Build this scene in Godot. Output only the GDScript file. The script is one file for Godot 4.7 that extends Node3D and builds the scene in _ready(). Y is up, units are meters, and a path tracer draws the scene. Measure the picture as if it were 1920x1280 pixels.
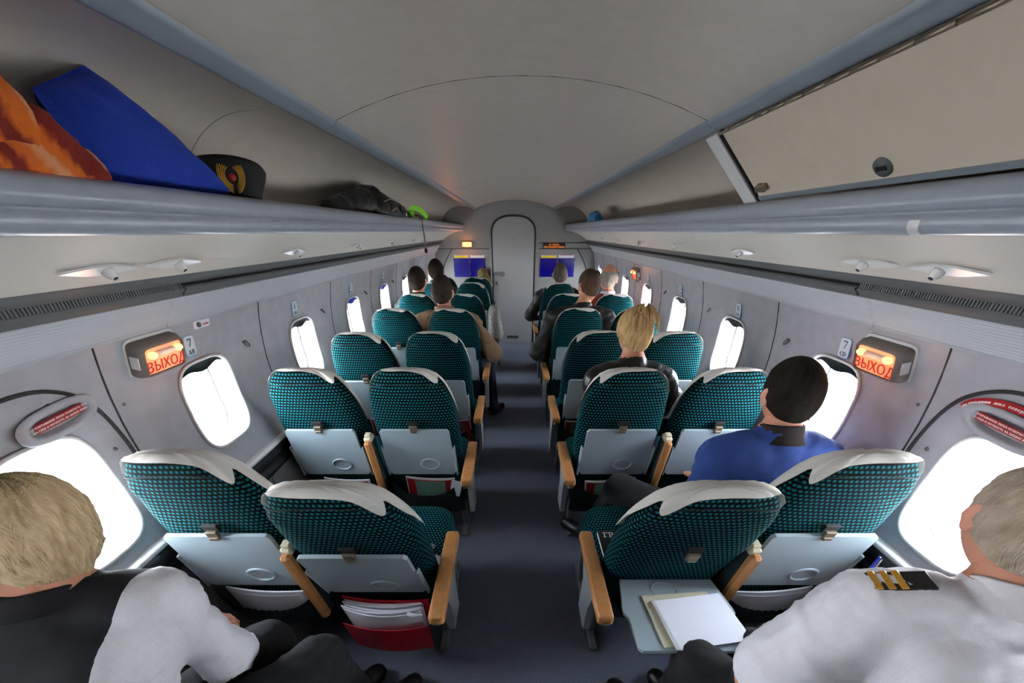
extends Node3D
# Cabin coordinates: x to the CD side, y up, z towards the forward bulkhead. Meshes are written as (x, y, -z).

const HEADS_UP := Vector3(0, 1, 0)
var mats := {}
var taken := {}
var noise := FastNoiseLite.new()
var rng := RandomNumberGenerator.new()

func _ready() -> void:
	rng.seed = 7
	noise.seed = 11
	noise.noise_type = FastNoiseLite.TYPE_SIMPLEX_SMOOTH
	noise.frequency = 1.0
	set_view()
	make_materials()
	build_shell()
	build_overhead()
	build_bulkhead()
	build_wall_fittings()
	build_seats()
	build_people()
	build_luggage()
	build_small_things()

# ------------------------------------------------------------------ view and light
func set_view() -> void:
	var cam := Camera3D.new()
	cam.name = "camera"
	cam.projection = Camera3D.PROJECTION_FRUSTUM
	cam.near = 0.05
	cam.far = 60.0
	var f := 690.0
	cam.size = 1280.0 / f * cam.near
	cam.frustum_offset = Vector2(-2.0, 244.3) / f * cam.near
	cam.position = Vector3(-0.025, 1.62, 0)
	cam.rotation_degrees = Vector3(-33.25, 0, 0)
	add_child(cam)
	cam.current = true
	var e := Environment.new()
	# high thin cloud above, hazy land below
	var air := ProceduralSkyMaterial.new()
	air.sky_top_color = Color(0.90, 0.95, 1.0)
	air.sky_horizon_color = Color(0.97, 0.985, 1.0)
	air.ground_horizon_color = Color(0.97, 0.98, 0.99)
	air.ground_bottom_color = Color(0.29, 0.29, 0.29)
	air.ground_curve = 0.28
	var sky := Sky.new()
	sky.sky_material = air
	e.background_mode = Environment.BG_SKY
	e.sky = sky
	e.background_energy_multiplier = 66.0
	e.tonemap_mode = Environment.TONE_MAPPER_LINEAR
	e.tonemap_exposure = 0.93
	e.sdfgi_enabled = true
	e.ssao_enabled = true
	e.ssil_enabled = true
	var w := WorldEnvironment.new()
	w.name = "sky"
	w.environment = e
	add_child(w)

# ------------------------------------------------------------------ materials
func mat(key: String, col: Color, rough := 0.6, metal := 0.0) -> StandardMaterial3D:
	if mats.has(key):
		return mats[key]
	var m := StandardMaterial3D.new()
	m.resource_name = key
	m.albedo_color = col
	m.roughness = rough
	m.metallic = metal
	mats[key] = m
	return m

func noise_tex(freq: float, size: int, seed_: int, lo: Color, hi: Color, octaves := 3) -> NoiseTexture2D:
	var n := FastNoiseLite.new()
	n.seed = seed_
	n.noise_type = FastNoiseLite.TYPE_SIMPLEX_SMOOTH
	n.frequency = freq
	n.fractal_octaves = octaves
	var t := NoiseTexture2D.new()
	t.width = size
	t.height = size
	t.seamless = true
	t.noise = n
	var g := Gradient.new()
	g.set_color(0, lo)
	g.set_color(1, hi)
	t.color_ramp = g
	return t

func tri(m: StandardMaterial3D, scale: float, world := false) -> void:
	m.uv1_triplanar = true
	m.uv1_world_triplanar = world
	m.uv1_scale = Vector3.ONE * scale
	m.uv1_triplanar_sharpness = 6.0

func dotted_fabric(base: Color, dot: Color) -> ImageTexture:
	var n := 96
	var im := Image.create(n, n, false, Image.FORMAT_RGB8)
	var r := RandomNumberGenerator.new()
	r.seed = 5
	for y in n:
		for x in n:
			var row := int(floor(y / 16.0))
			var xx := fposmod(x + (8.0 if row % 2 == 1 else 0.0), 16.0) - 8.0
			var yy := fposmod(y, 16.0) - 8.0
			var q := pow(absf(xx) / 5.2, 3.0) + pow(absf(yy) / 4.6, 3.0)
			var k := clampf((1.25 - q) * 1.6, 0.0, 1.0)
			var thread := 0.86 + 0.14 * r.randf()
			if int(xx + 20.0) % 3 == 0:
				thread *= 0.88
			im.set_pixel(x, y, (base.lerp(dot, k) * thread).clamp())
	return ImageTexture.create_from_image(im)

func weave(n: int, seed_: int, k := 1.0) -> ImageTexture:
	var im := Image.create(n, n, false, Image.FORMAT_RGB8)
	var r := RandomNumberGenerator.new()
	r.seed = seed_
	var rows := PackedFloat32Array()
	var cols := PackedFloat32Array()
	for i in n:
		rows.append(r.randf())
		cols.append(r.randf())
	for y in n:
		for x in n:
			var v := (0.5 + 0.3 * (rows[y] - 0.5) + 0.45 * (cols[x] - 0.5) + 0.3 * (r.randf() - 0.5)) if k == 1.0 else 1.0 - k * (0.3 * rows[y] + 0.3 * cols[x] + 0.4 * r.randf())
			im.set_pixel(x, y, Color(v, v, v))
	return ImageTexture.create_from_image(im)

func make_materials() -> void:
	var m := mat("fabric", Color.WHITE, 0.95)
	m.albedo_texture = dotted_fabric(Color(0.012, 0.045, 0.052), Color(0.06, 0.43, 0.47))
	tri(m, 1.0 / 0.092)
	m.metallic_specular = 0.2
	m = mat("fabric_plain", Color(0.09, 0.29, 0.31), 0.95)
	m.albedo_texture = weave(128, 3)
	tri(m, 9.0)
	m = mat("linen", Color(0.86, 0.85, 0.83), 0.9)
	m.backlight_enabled = true
	m.backlight = Color(0.25, 0.25, 0.24)
	mat("tray", Color(0.62, 0.68, 0.71), 0.38)
	mat("tray_arm", Color(0.58, 0.63, 0.66), 0.4)
	mat("slot", Color(0.02, 0.02, 0.02), 0.8)
	mat("clip", Color(0.55, 0.5, 0.43), 0.35, 0.7)
	m = mat("wood", Color(0.74, 0.52, 0.32), 0.38)
	m.albedo_texture = noise_tex(0.02, 256, 9, Color(0.9, 0.88, 0.86), Color(1, 1, 1))
	tri(m, 5.0)
	mat("ashtray", Color(0.78, 0.74, 0.64), 0.4)
	mat("metal", Color(0.5, 0.51, 0.53), 0.42, 0.6)
	mat("seat_shell", Color(0.57, 0.59, 0.61), 0.5)
	mat("dark_frame", Color(0.05, 0.05, 0.055), 0.6)
	m = mat("carpet", Color(0.57, 0.60, 0.68), 1.0)
	m.albedo_texture = noise_tex(0.24, 512, 4, Color(0.4, 0.4, 0.43), Color(1, 1, 1), 4)
	tri(m, 2.0, true)
	m.heightmap_enabled = true
	m.heightmap_texture = noise_tex(0.3, 512, 14, Color.BLACK, Color.WHITE, 2)
	m.heightmap_scale = 0.4
	for q in [["ceiling", Color(0.73, 0.70, 0.66)], ["side_panel", Color(0.82, 0.79, 0.75)], ["locker", Color(0.84, 0.79, 0.715)]]:  # one fabric; brighter light at the sides painted into side_panel and the creamier locker
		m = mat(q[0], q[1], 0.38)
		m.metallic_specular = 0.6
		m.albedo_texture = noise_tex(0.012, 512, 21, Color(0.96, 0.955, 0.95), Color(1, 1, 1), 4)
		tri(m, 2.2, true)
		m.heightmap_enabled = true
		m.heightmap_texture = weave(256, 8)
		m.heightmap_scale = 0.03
	m = mat("underside", Color(0.80, 0.78, 0.74), 0.5)
	m.heightmap_enabled = true
	m.heightmap_texture = weave(256, 18)
	m.heightmap_scale = 0.06
	tri(m, 3.0, true)
	m = mat("lip", Color(0.60, 0.63, 0.68), 0.28)
	m.albedo_texture = noise_tex(0.03, 512, 33, Color(0.95, 0.95, 0.94), Color(1, 1, 1), 5)
	tri(m, 1.4, true)
	m = mat("wall", Color(0.68, 0.68, 0.71), 0.42)
	m.albedo_texture = noise_tex(0.02, 512, 41, Color(0.92, 0.92, 0.92), Color(1, 1, 1), 4)
	tri(m, 1.0, true)
	mat("wall_rib", Color(0.70, 0.72, 0.75), 0.4)
	mat("strip", Color(0.48, 0.52, 0.56), 0.35)
	mat("vent_grey", Color(0.33, 0.345, 0.35), 0.5)
	mat("black", Color(0.025, 0.025, 0.028), 0.6)
	mat("rail", Color(0.05, 0.055, 0.06), 0.4)
	mat("low_wall", Color(0.36, 0.36, 0.36), 0.5)
	mat("ledge", Color(0.42, 0.42, 0.43), 0.5)
	mat("seal", Color(0.12, 0.12, 0.125), 0.6)
	mat("screw", Color(0.42, 0.42, 0.43), 0.4, 0.6)
	mat("hull", Color(0.75, 0.75, 0.77), 0.6)
	mat("bulkhead", Color(0.53, 0.53, 0.53), 0.42)
	mat("door", Color(0.60, 0.60, 0.60), 0.34)
	mat("chrome", Color(0.75, 0.75, 0.76), 0.2, 0.9)
	mat("white_trim", Color(0.83, 0.83, 0.83), 0.45)
	mat("shade_dark", Color(0.06, 0.06, 0.07), 0.4)
	mat("shade_blue", Color(0.05, 0.14, 0.6), 0.5)
	mat("placard", Color(0.80, 0.86, 0.90), 0.4)
	mat("placard_blue", Color(0.25, 0.55, 0.75), 0.4)
	mat("ink", Color(0.04, 0.04, 0.05), 0.6)
	mat("red_ink", Color(0.72, 0.06, 0.05), 0.6)
	mat("label_red", Color(0.6, 0.05, 0.07), 0.4)
	mat("white_ink", Color(0.9, 0.88, 0.85), 0.6)
	mat("paper", Color(0.88, 0.88, 0.92), 0.85)
	mat("cream_paper", Color(0.80, 0.78, 0.68), 0.85)
	m = mat("clear_white", Color(0.92, 0.92, 0.92), 0.15)
	m.clearcoat_enabled = true
	mat("gold", Color(0.80, 0.60, 0.22), 0.4, 0.5)
	mat("notice_blue", Color(0.03, 0.03, 0.45), 0.12)
	mat("caption_yellow", Color(0.85, 0.78, 0.1), 0.5)
	mat("lamp_case", Color(0.40, 0.37, 0.35), 0.5)
	m = mat("amber_lit", Color(0.3, 0.15, 0.05), 0.5)
	m.emission_enabled = true
	m.emission = Color(1.0, 0.55, 0.22)
	m.emission_energy_multiplier = 1.0
	m = mat("amber_cover", Color(0.95, 0.76, 0.62), 0.4)
	m.emission_enabled = true
	m.emission = Color(1.0, 0.5, 0.28)
	m.emission_energy_multiplier = 0.28
	m = mat("bulb", Color(1.0, 0.85, 0.6), 0.3)
	m.emission_enabled = true
	m.emission = Color(1.0, 0.72, 0.4)
	m.emission_energy_multiplier = 3.0
	m = mat("glass", Color(1, 1, 1, 0.04), 0.02)
	m.transparency = BaseMaterial3D.TRANSPARENCY_ALPHA
	m = mat("clear_plastic", Color(0.95, 0.95, 0.95, 0.35), 0.1)
	m.transparency = BaseMaterial3D.TRANSPARENCY_ALPHA

# ------------------------------------------------------------------ nodes
func numbered(called: String) -> String:
	var n: int = taken.get(called, -1) + 1
	taken[called] = n
	return called if n == 0 else "%s_%03d" % [called, n]

func thing(called: String, label: String, category: String, at := Vector3.ZERO, group := "") -> Node3D:
	var o := Node3D.new()
	o.name = numbered(called)
	add_child(o)
	o.position = Vector3(at.x, at.y, -at.z)
	o.set_meta("label", label)
	o.set_meta("category", category)
	if group:
		o.set_meta("group", group)
	return o

func structure(called: String, label := "") -> Node3D:
	var o := Node3D.new()
	o.name = called
	add_child(o)
	o.set_meta("kind", "structure")
	if label:
		o.set_meta("label", label)
	return o

func begin() -> SurfaceTool:
	var st := SurfaceTool.new()
	st.begin(Mesh.PRIMITIVE_TRIANGLES)
	st.set_smooth_group(0)
	return st

func finish(st: SurfaceTool, m: Material) -> ArrayMesh:
	st.generate_normals()
	st.index()
	var a := st.commit()
	a.surface_set_material(0, m)
	return a

func put(mesh: Mesh, called: String, parent: Node3D, at := Vector3.ZERO) -> MeshInstance3D:
	var o := MeshInstance3D.new()
	o.mesh = mesh
	o.name = called
	parent.add_child(o, true)
	o.position = Vector3(at.x, at.y, -at.z)
	return o

func part(st: SurfaceTool, m: Material, called: String, parent: Node3D) -> MeshInstance3D:
	return put(finish(st, m), called, parent)

# ------------------------------------------------------------------ shapes (all take cabin coordinates)
func V(x: float, y: float, z: float) -> Vector3:
	return Vector3(x, y, z)

func tri3(st: SurfaceTool, a: Vector3, b: Vector3, c: Vector3) -> void:
	st.add_vertex(Vector3(a.x, a.y, -a.z))
	st.add_vertex(Vector3(b.x, b.y, -b.z))
	st.add_vertex(Vector3(c.x, c.y, -c.z))

func quad(st: SurfaceTool, a: Vector3, b: Vector3, c: Vector3, d: Vector3) -> void:
	tri3(st, a, b, c)
	tri3(st, a, c, d)

func grid(st: SurfaceTool, rows: Array, closed := false) -> void:
	for i in rows.size() - 1:
		var p: PackedVector3Array = rows[i]
		var q: PackedVector3Array = rows[i + 1]
		var n := p.size()
		for j in (n if closed else n - 1):
			var k := (j + 1) % n
			if p[j].distance_squared_to(p[k]) > 1e-12:
				tri3(st, p[j], p[k], q[k])
			if q[j].distance_squared_to(q[k]) > 1e-12:
				tri3(st, p[j], q[k], q[j])

func fan(st: SurfaceTool, ring: PackedVector3Array, flip := false) -> void:
	var c := Vector3.ZERO
	for p in ring:
		c += p
	c /= ring.size()
	for j in ring.size():
		var k := (j + 1) % ring.size()
		if flip:
			tri3(st, c, ring[k], ring[j])
		else:
			tri3(st, c, ring[j], ring[k])

func box(st: SurfaceTool, c: Vector3, size: Vector3, bevel := 0.003, b := Basis.IDENTITY) -> void:
	st.set_smooth_group(-1)
	var h := size / 2.0
	bevel = minf(bevel, minf(h.x, minf(h.y, h.z)) * 0.9)
	var i := h - Vector3.ONE * bevel
	var f := func(x: float, y: float, z: float) -> Vector3: return c + b * Vector3(x, y, z)
	for s in [-1.0, 1.0]:
		quad(st, f.call(s * h.x, -i.y, -i.z), f.call(s * h.x, i.y, -i.z), f.call(s * h.x, i.y, i.z), f.call(s * h.x, -i.y, i.z))
		quad(st, f.call(-i.x, s * h.y, -i.z), f.call(i.x, s * h.y, -i.z), f.call(i.x, s * h.y, i.z), f.call(-i.x, s * h.y, i.z))
		quad(st, f.call(-i.x, -i.y, s * h.z), f.call(i.x, -i.y, s * h.z), f.call(i.x, i.y, s * h.z), f.call(-i.x, i.y, s * h.z))
	for s in [-1.0, 1.0]:
		for t in [-1.0, 1.0]:
			quad(st, f.call(s * h.x, t * i.y, -i.z), f.call(s * i.x, t * h.y, -i.z), f.call(s * i.x, t * h.y, i.z), f.call(s * h.x, t * i.y, i.z))
			quad(st, f.call(s * h.x, -i.y, t * i.z), f.call(s * i.x, -i.y, t * h.z), f.call(s * i.x, i.y, t * h.z), f.call(s * h.x, i.y, t * i.z))
			quad(st, f.call(-i.x, s * h.y, t * i.z), f.call(-i.x, s * i.y, t * h.z), f.call(i.x, s * i.y, t * h.z), f.call(i.x, s * h.y, t * i.z))
			for u in [-1.0, 1.0]:
				tri3(st, f.call(s * h.x, t * i.y, u * i.z), f.call(s * i.x, t * h.y, u * i.z), f.call(s * i.x, t * i.y, u * h.z))
	st.set_smooth_group(0)

func tube(st: SurfaceTool, pts: PackedVector3Array, r: float, n := 8, closed := false, taper := 1.0) -> void:
	var rows := []
	var m := pts.size()
	var up := Vector3(0.123, 0.91, 0.31).normalized()
	for i in m:
		var a: Vector3 = pts[(i - 1 + m) % m] if closed or i > 0 else pts[0]
		var c: Vector3 = pts[(i + 1) % m] if closed or i < m - 1 else pts[m - 1]
		var t := (c - a).normalized()
		var u := (up - t * up.dot(t)).normalized()
		var w := t.cross(u)
		up = u
		var ring := PackedVector3Array()
		var rr := r * lerpf(1.0, taper, float(i) / maxf(1.0, m - 1.0))
		for j in n:
			var an := TAU * j / n
			ring.append(pts[i] + (u * cos(an) + w * sin(an)) * rr)
		rows.append(ring)
	if closed:
		rows.append(rows[0])
	grid(st, rows, true)
	if not closed:
		fan(st, rows[0], true)
		fan(st, rows[m - 1])

# A flat outline in (u, v) pushed out by depth along the third axis of the frame (o; eu, ev, ew).
func slab(st: SurfaceTool, poly: PackedVector2Array, depth: float, o: Vector3, eu: Vector3, ev: Vector3, ew: Vector3, smooth_side := false) -> void:
	var idx := Geometry2D.triangulate_polygon(poly)
	st.set_smooth_group(-1)
	for k in range(0, idx.size(), 3):
		var a := poly[idx[k]]
		var b := poly[idx[k + 1]]
		var c := poly[idx[k + 2]]
		tri3(st, o + eu * a.x + ev * a.y, o + eu * b.x + ev * b.y, o + eu * c.x + ev * c.y)
		tri3(st, o + eu * a.x + ev * a.y + ew * depth, o + eu * c.x + ev * c.y + ew * depth, o + eu * b.x + ev * b.y + ew * depth)
	st.set_smooth_group(0 if smooth_side else -1)
	for k in poly.size():
		var a := poly[k]
		var b := poly[(k + 1) % poly.size()]
		var p := o + eu * a.x + ev * a.y
		var q := o + eu * b.x + ev * b.y
		quad(st, p, q, q + ew * depth, p + ew * depth)
	st.set_smooth_group(0)

func super_ring(hu: float, hv: float, n: int, power: float) -> PackedVector2Array:
	var out := PackedVector2Array()
	for j in n:
		var a := TAU * j / n
		var c := cos(a)
		var s := sin(a)
		out.append(Vector2(hu * signf(c) * pow(absf(c), 2.0 / power), hv * signf(s) * pow(absf(s), 2.0 / power)))
	return out

func lathe(st: SurfaceTool, prof: PackedVector2Array, o: Vector3, axis: Vector3, n := 20) -> void:
	var t := axis.normalized()
	var u := t.cross(Vector3(0.3, 0.2, 0.93)).normalized()
	var w := t.cross(u)
	var rows := []
	for p in prof:
		var ring := PackedVector3Array()
		for j in n:
			var a := TAU * j / n
			ring.append(o + t * p.y + (u * cos(a) + w * sin(a)) * maxf(p.x, 0.00005))
		rows.append(ring)
	grid(st, rows, true)

# The same cross-section (x, y) carried along z, as a sheet or, with thick, as a closed band.
func sweep(st: SurfaceTool, prof: PackedVector2Array, z0: float, z1: float, s: float, steps := 1) -> void:
	var rows := []
	for i in steps + 1:
		var z := lerpf(z0, z1, float(i) / steps)
		var r := PackedVector3Array()
		for p in prof:
			r.append(V(p.x * s, p.y, z))
		rows.append(r)
	grid(st, rows)

func band(st: SurfaceTool, prof: PackedVector2Array, thick: float, z0: float, z1: float, s: float) -> void:
	# closed strip: the profile, its offset copy and end caps
	var other := PackedVector2Array()
	for i in prof.size():
		var a := prof[maxi(i - 1, 0)]
		var b := prof[mini(i + 1, prof.size() - 1)]
		var t := (b - a).normalized()
		other.append(prof[i] + Vector2(-t.y, t.x) * thick)
	var loop := PackedVector2Array(prof)
	for i in range(other.size() - 1, -1, -1):
		loop.append(other[i])
	sweep(st, prof, z0, z1, s)
	sweep(st, other, z0, z1, s)
	st.set_smooth_group(-1)
	for e in [[prof[0], other[0]], [prof[prof.size() - 1], other[other.size() - 1]]]:
		quad(st, V(e[0].x * s, e[0].y, z0), V(e[0].x * s, e[0].y, z1), V(e[1].x * s, e[1].y, z1), V(e[1].x * s, e[1].y, z0))
	for z in [z0, z1]:
		for i in prof.size() - 1:
			quad(st, V(prof[i].x * s, prof[i].y, z), V(prof[i + 1].x * s, prof[i + 1].y, z), V(other[i + 1].x * s, other[i + 1].y, z), V(other[i].x * s, other[i].y, z))
	st.set_smooth_group(0)

func smooth_curve(ctrl: Array, n: int) -> PackedVector2Array:
	var out := PackedVector2Array()
	var m := ctrl.size()
	for i in m - 1:
		var p0: Vector2 = ctrl[maxi(i - 1, 0)]
		var p1: Vector2 = ctrl[i]
		var p2: Vector2 = ctrl[i + 1]
		var p3: Vector2 = ctrl[mini(i + 2, m - 1)]
		for k in n:
			out.append(p1.cubic_interpolate(p2, p0, p3, float(k) / n))
	out.append(ctrl[m - 1])
	return out

func tab(table: Array, y: float) -> float:
	if y <= table[0][0]:
		return table[0][1]
	for i in table.size() - 1:
		if y <= table[i + 1][0]:
			var t: float = (y - table[i][0]) / (table[i + 1][0] - table[i][0])
			return lerpf(table[i][1], table[i + 1][1], t)
	return table[table.size() - 1][1]

func lettering(text: String, height: float, parent: Node3D, o: Vector3, eu: Vector3, ev: Vector3, m: Material, called := "lettering", font := "Droid Sans", bold := true) -> MeshInstance3D:
	var f := SystemFont.new()
	f.font_names = PackedStringArray([font])
	f.font_weight = 700 if bold else 400
	var t := TextMesh.new()
	t.text = text
	t.font = f
	t.font_size = 48
	t.pixel_size = height / 48.0 / 0.72
	t.depth = 0.0006
	t.curve_step = 2.0
	t.material = m
	var o_ := MeshInstance3D.new()
	o_.name = called
	o_.mesh = t
	parent.add_child(o_, true)
	var gu := Vector3(eu.x, eu.y, -eu.z).normalized()
	var gv := Vector3(ev.x, ev.y, -ev.z).normalized()
	o_.transform = Transform3D(Basis(gu, gv, gu.cross(gv)), Vector3(o.x, o.y, -o.z))
	return o_

# ------------------------------------------------------------------ the cabin shell
const Z_END := 6.6
const Z_REAR := -2.0
const WALL := [[0.62, 1.222], [0.74, 1.238], [0.88, 1.262], [1.0, 1.268], [1.1, 1.264], [1.2, 1.25], [1.28, 1.232], [1.36, 1.208], [1.45, 1.16]]
const WINDOWS := [1.46, 2.27, 3.09, 3.91, 4.72, 5.53, 6.2]
const BAYS := [1.06, 1.865, 2.68, 3.50, 4.315, 5.125, 5.9, 6.6]

func wallx(y: float) -> float:
	return tab(WALL, y)

func on_wall(s: float, y: float, z: float, out := 0.0) -> Vector3:
	return V(s * (wallx(y) + out), y, z)

# One wall panel between z0 and z1, y0 and y1, with a rounded opening (zc, yc, half width, half height, power).
func wall_panel(st: SurfaceTool, s: float, z0: float, z1: float, y0: float, y1: float, hole: Array, out: float) -> PackedVector2Array:
	var ang := []
	var zc: float = hole[0]
	var yc: float = hole[1]
	for j in 72:
		ang.append(TAU * j / 72.0)
	for c in [Vector2(z0, y0), Vector2(z1, y0), Vector2(z1, y1), Vector2(z0, y1)]:
		ang.append(fposmod((c - Vector2(zc, yc)).angle(), TAU))
	ang.sort()
	var inner := PackedVector2Array()
	var outer := PackedVector2Array()
	for a in ang:
		var d := Vector2(cos(a), sin(a))
		var k: float = pow(pow(absf(d.x) / hole[2], hole[4]) + pow(absf(d.y) / hole[3], hole[4]), -1.0 / hole[4])
		inner.append(Vector2(zc, yc) + d * k)
		var tx: float = ((z1 if d.x > 0 else z0) - zc) / d.x if absf(d.x) > 1e-6 else 1e9
		var ty: float = ((y1 if d.y > 0 else y0) - yc) / d.y if absf(d.y) > 1e-6 else 1e9
		outer.append(Vector2(zc, yc) + d * minf(tx, ty))
	var rows := []
	var steps := 10
	for i in steps + 1:
		var r := PackedVector3Array()
		for j in inner.size():
			var p := inner[j].lerp(outer[j], float(i) / steps)
			# the panel is dished round the opening
			var dish := 0.012 * exp(-pow(float(i) / steps * 3.0, 2.0)) if hole[2] < 0.2 else 0.0
			r.append(on_wall(s, p.y, p.x, out + dish))
		rows.append(r)
	grid(st, rows, true)
	return inner

func ring3(s: float, ring: PackedVector2Array, out: float, k := 1.0, c := Vector2.ZERO) -> PackedVector3Array:
	var r := PackedVector3Array()
	for p in ring:
		var q := c + (p - c) * k if k != 1.0 else p
		r.append(on_wall(s, q.y, q.x, out))
	return r

func build_window(s: float, hole: Array, inner: PackedVector2Array, n: int, shade: String, side: String) -> void:
	var w := structure("window_%d" % n, "cabin window with a pale frame in the %s side wall" % side)
	var c := Vector2(hole[0], hole[1])
	var st := begin()
	grid(st, [ring3(s, inner, 0.0125), ring3(s, inner, 0.004, 1.03, c), ring3(s, inner, -0.002, 1.0, c), ring3(s, inner, 0.004, 0.965, c), ring3(s, inner, 0.03, 0.955, c), ring3(s, inner, 0.10, 0.985, c)], true)
	part(st, mats.white_trim, "window_frame", w)
	st = begin()
	var pane := ring3(s, inner, 0.055, 0.965, c)
	var pane2 := ring3(s, inner, 0.058, 0.965, c)
	fan(st, pane)
	part(st, mats.glass, "pane", w)
	if shade != "":
		st = begin()
		var poly := PackedVector2Array()
		var top: float = hole[1] + hole[3] * 0.74
		var pts := []
		for p in inner:
			var q := c + (p - c) * 0.95
			if q.y >= top:
				pts.append(q)
		pts.sort_custom(func(a, b): return a.x < b.x)
		var a := PackedVector3Array()
		var b := PackedVector3Array()
		var a2 := PackedVector3Array()
		var b2 := PackedVector3Array()
		var span: float = pts[pts.size() - 1].x - pts[0].x
		for p in pts:
			var u: float = (p.x - pts[0].x) / span
			var low: float = top + 0.012 * u + 0.008 * sin(u * 9.0)
			a.append(on_wall(s, p.y, p.x, 0.018))
			b.append(on_wall(s, minf(low, p.y), p.x, 0.012))
			a2.append(on_wall(s, p.y, p.x, 0.045))
			b2.append(on_wall(s, minf(low, p.y), p.x, 0.04))
		grid(st, [a, b, b2, a2])
		part(st, mats["shade_" + shade], "rolled_blind", w)

func build_shell() -> void:
	# floor
	var fl := structure("floor", "dark blue grey carpet on the aisle and under the seats")
	var st := begin()
	box(st, V(0, -0.03, (Z_END + Z_REAR) / 2), V(2.16, 0.06, Z_END - Z_REAR + 0.2), 0.0)
	part(st, mats.carpet, "carpet", fl)
	# side walls
	var number := 1
	var hull := structure("roof", "outer skin of the fuselage")
	for s in [-1.0, 1.0]:
		var side := "AB" if s < 0 else "CD"
		var wl := structure("wall_left" if s < 0 else "wall_right", "pale grey curved cabin wall on the %s side" % side)
		var bays := []
		bays.append([0.30, 1.06, [0.815, 0.965, 0.14, 0.19, 3.4]])
		for i in WINDOWS.size():
			bays.append([BAYS[i], BAYS[i + 1], [WINDOWS[i], 1.02, 0.145 if i < 6 else 0.13, 0.175, 4.0]])
		bays.append([-0.45, 0.30, [-0.1, 1.02, 0.155, 0.165, 3.2]])
		bays.append([-1.25, -0.45, [-0.85, 1.02, 0.155, 0.165, 3.2]])
		bays.append([-2.0, -1.25, [-1.6, 1.02, 0.155, 0.165, 3.2]])
		for i in bays.size():
			var b: Array = bays[i]
			st = begin()
			var inner := wall_panel(st, s, b[0] + 0.0015, b[1] - 0.0015, 0.735, 1.36, b[2], 0.0)
			part(st, mats.wall, "panel", wl)
			st = begin()
			wall_panel(st, s, b[0], b[1], 0.55, 1.46, b[2], 0.10)
			part(st, mats.hull, "outer_skin", wl)
			var shade := ""
			if i >= 1 and i <= 7:
				shade = "blue" if s < 0 and (i == 3 or i == 4) else "dark"
			build_window(s, b[2], inner, number, shade, side)
			number += 1
		# dark line behind the joints
		st = begin()
		for z in BAYS + [0.3, -0.45, -1.25]:
			var p := PackedVector3Array()
			for k in 16:
				p.append(on_wall(s, lerpf(0.735, 1.36, k / 15.0), z, 0.0005))
			tube(st, p, 0.0032, 6)
		part(st, mats.seal, "joint", wl)
		# ribbed cornice strip between the wall panels and the air duct, in lengths
		var corn := structure("trim_3" if s < 0 else "trim_4", "ribbed pale cornice strip above the %s side windows" % side)
		var cuts := [Z_REAR, -0.6, 0.55, 1.32, 2.12, 3.3, 4.5, 5.6, Z_END]
		for k in cuts.size() - 1:
			st = begin()
			var prof := PackedVector2Array()
			var n := 22
			prof.append(Vector2(1.24, 1.348))
			prof.append(Vector2(1.200, 1.345))
			for i in n + 1:
				var t := float(i) / n
				var q := Vector2(1.202, 1.352).lerp(Vector2(1.138, 1.436), t)
				prof.append(q + Vector2(0.0016, 0.001) * (1.0 if i % 2 == 0 else -1.0))
			prof.append(Vector2(1.18, 1.45))
			st.set_smooth_group(-1)
			sweep(st, prof, cuts[k] + 0.0015, cuts[k + 1] - 0.0015, s)
			part(st, mats.wall_rib, "ribbed_strip", corn)
		# rail under the windows
		var rail := structure("trim_1" if s < 0 else "trim_2", "black heating duct rail under the %s side windows" % side)
		st = begin()
		band(st, PackedVector2Array([Vector2(1.24, 0.738), Vector2(1.205, 0.736), Vector2(1.202, 0.724), Vector2(1.226, 0.722)]), 0.002, Z_REAR, Z_END, s)
		part(st, mats.white_trim, "rail_edge", rail)
		st = begin()
		var rp := PackedVector2Array([Vector2(1.235, 0.722), Vector2(1.21, 0.72), Vector2(1.203, 0.70), Vector2(1.203, 0.672), Vector2(1.21, 0.664), Vector2(1.21, 0.655), Vector2(1.2, 0.648), Vector2(1.2, 0.618), Vector2(1.235, 0.6)])
		band(st, rp, 0.002, Z_REAR, Z_END, s)
		part(st, mats.rail, "rail_body", rail)
		st = begin()
		band(st, PackedVector2Array([Vector2(1.215, 0.61), Vector2(1.19, 0.3), Vector2(1.14, 0.085)]), 0.02, Z_REAR, Z_END, s)
		part(st, mats.low_wall, "kick_panel", wl)
		st = begin()
		for z in [-0.9, -0.1, 0.72, 1.5, 2.3, 3.1, 3.9, 4.7, 5.5]:
			var q := PackedVector3Array()
			for k in 8:
				var y := lerpf(0.09, 0.6, k / 7.0)
				q.append(V(s * tab([[0.085, 1.139], [0.3, 1.189], [0.61, 1.214]], y), y, z))
			tube(st, q, 0.003, 5)
		part(st, mats.seal, "kick_panel_joint", wl)
		st = begin()
		band(st, PackedVector2Array([Vector2(1.18, 0.088), Vector2(1.02, 0.052), Vector2(1.0, 0.0)]), 0.004, Z_REAR, Z_END, s)
		part(st, mats.ledge, "floor_ledge", fl)
		# outer hull above and below, so that daylight enters by the windows only
		st = begin()
		band(st, PackedVector2Array([Vector2(1.26, 1.44), Vector2(1.22, 1.62), Vector2(1.1, 1.86), Vector2(0.8, 2.06), Vector2(0, 2.15)]), -0.02, Z_REAR - 0.1, Z_END + 0.1, s)
		part(st, mats.hull, "outer_skin", hull)
		st = begin()
		band(st, PackedVector2Array([Vector2(1.32, 0.60), Vector2(1.25, 0.2), Vector2(0.9, -0.1), Vector2(0, -0.2)]), 0.02, Z_REAR - 0.1, Z_END + 0.1, s)
		part(st, mats.hull, "outer_skin", hull)
		st = begin()
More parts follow.
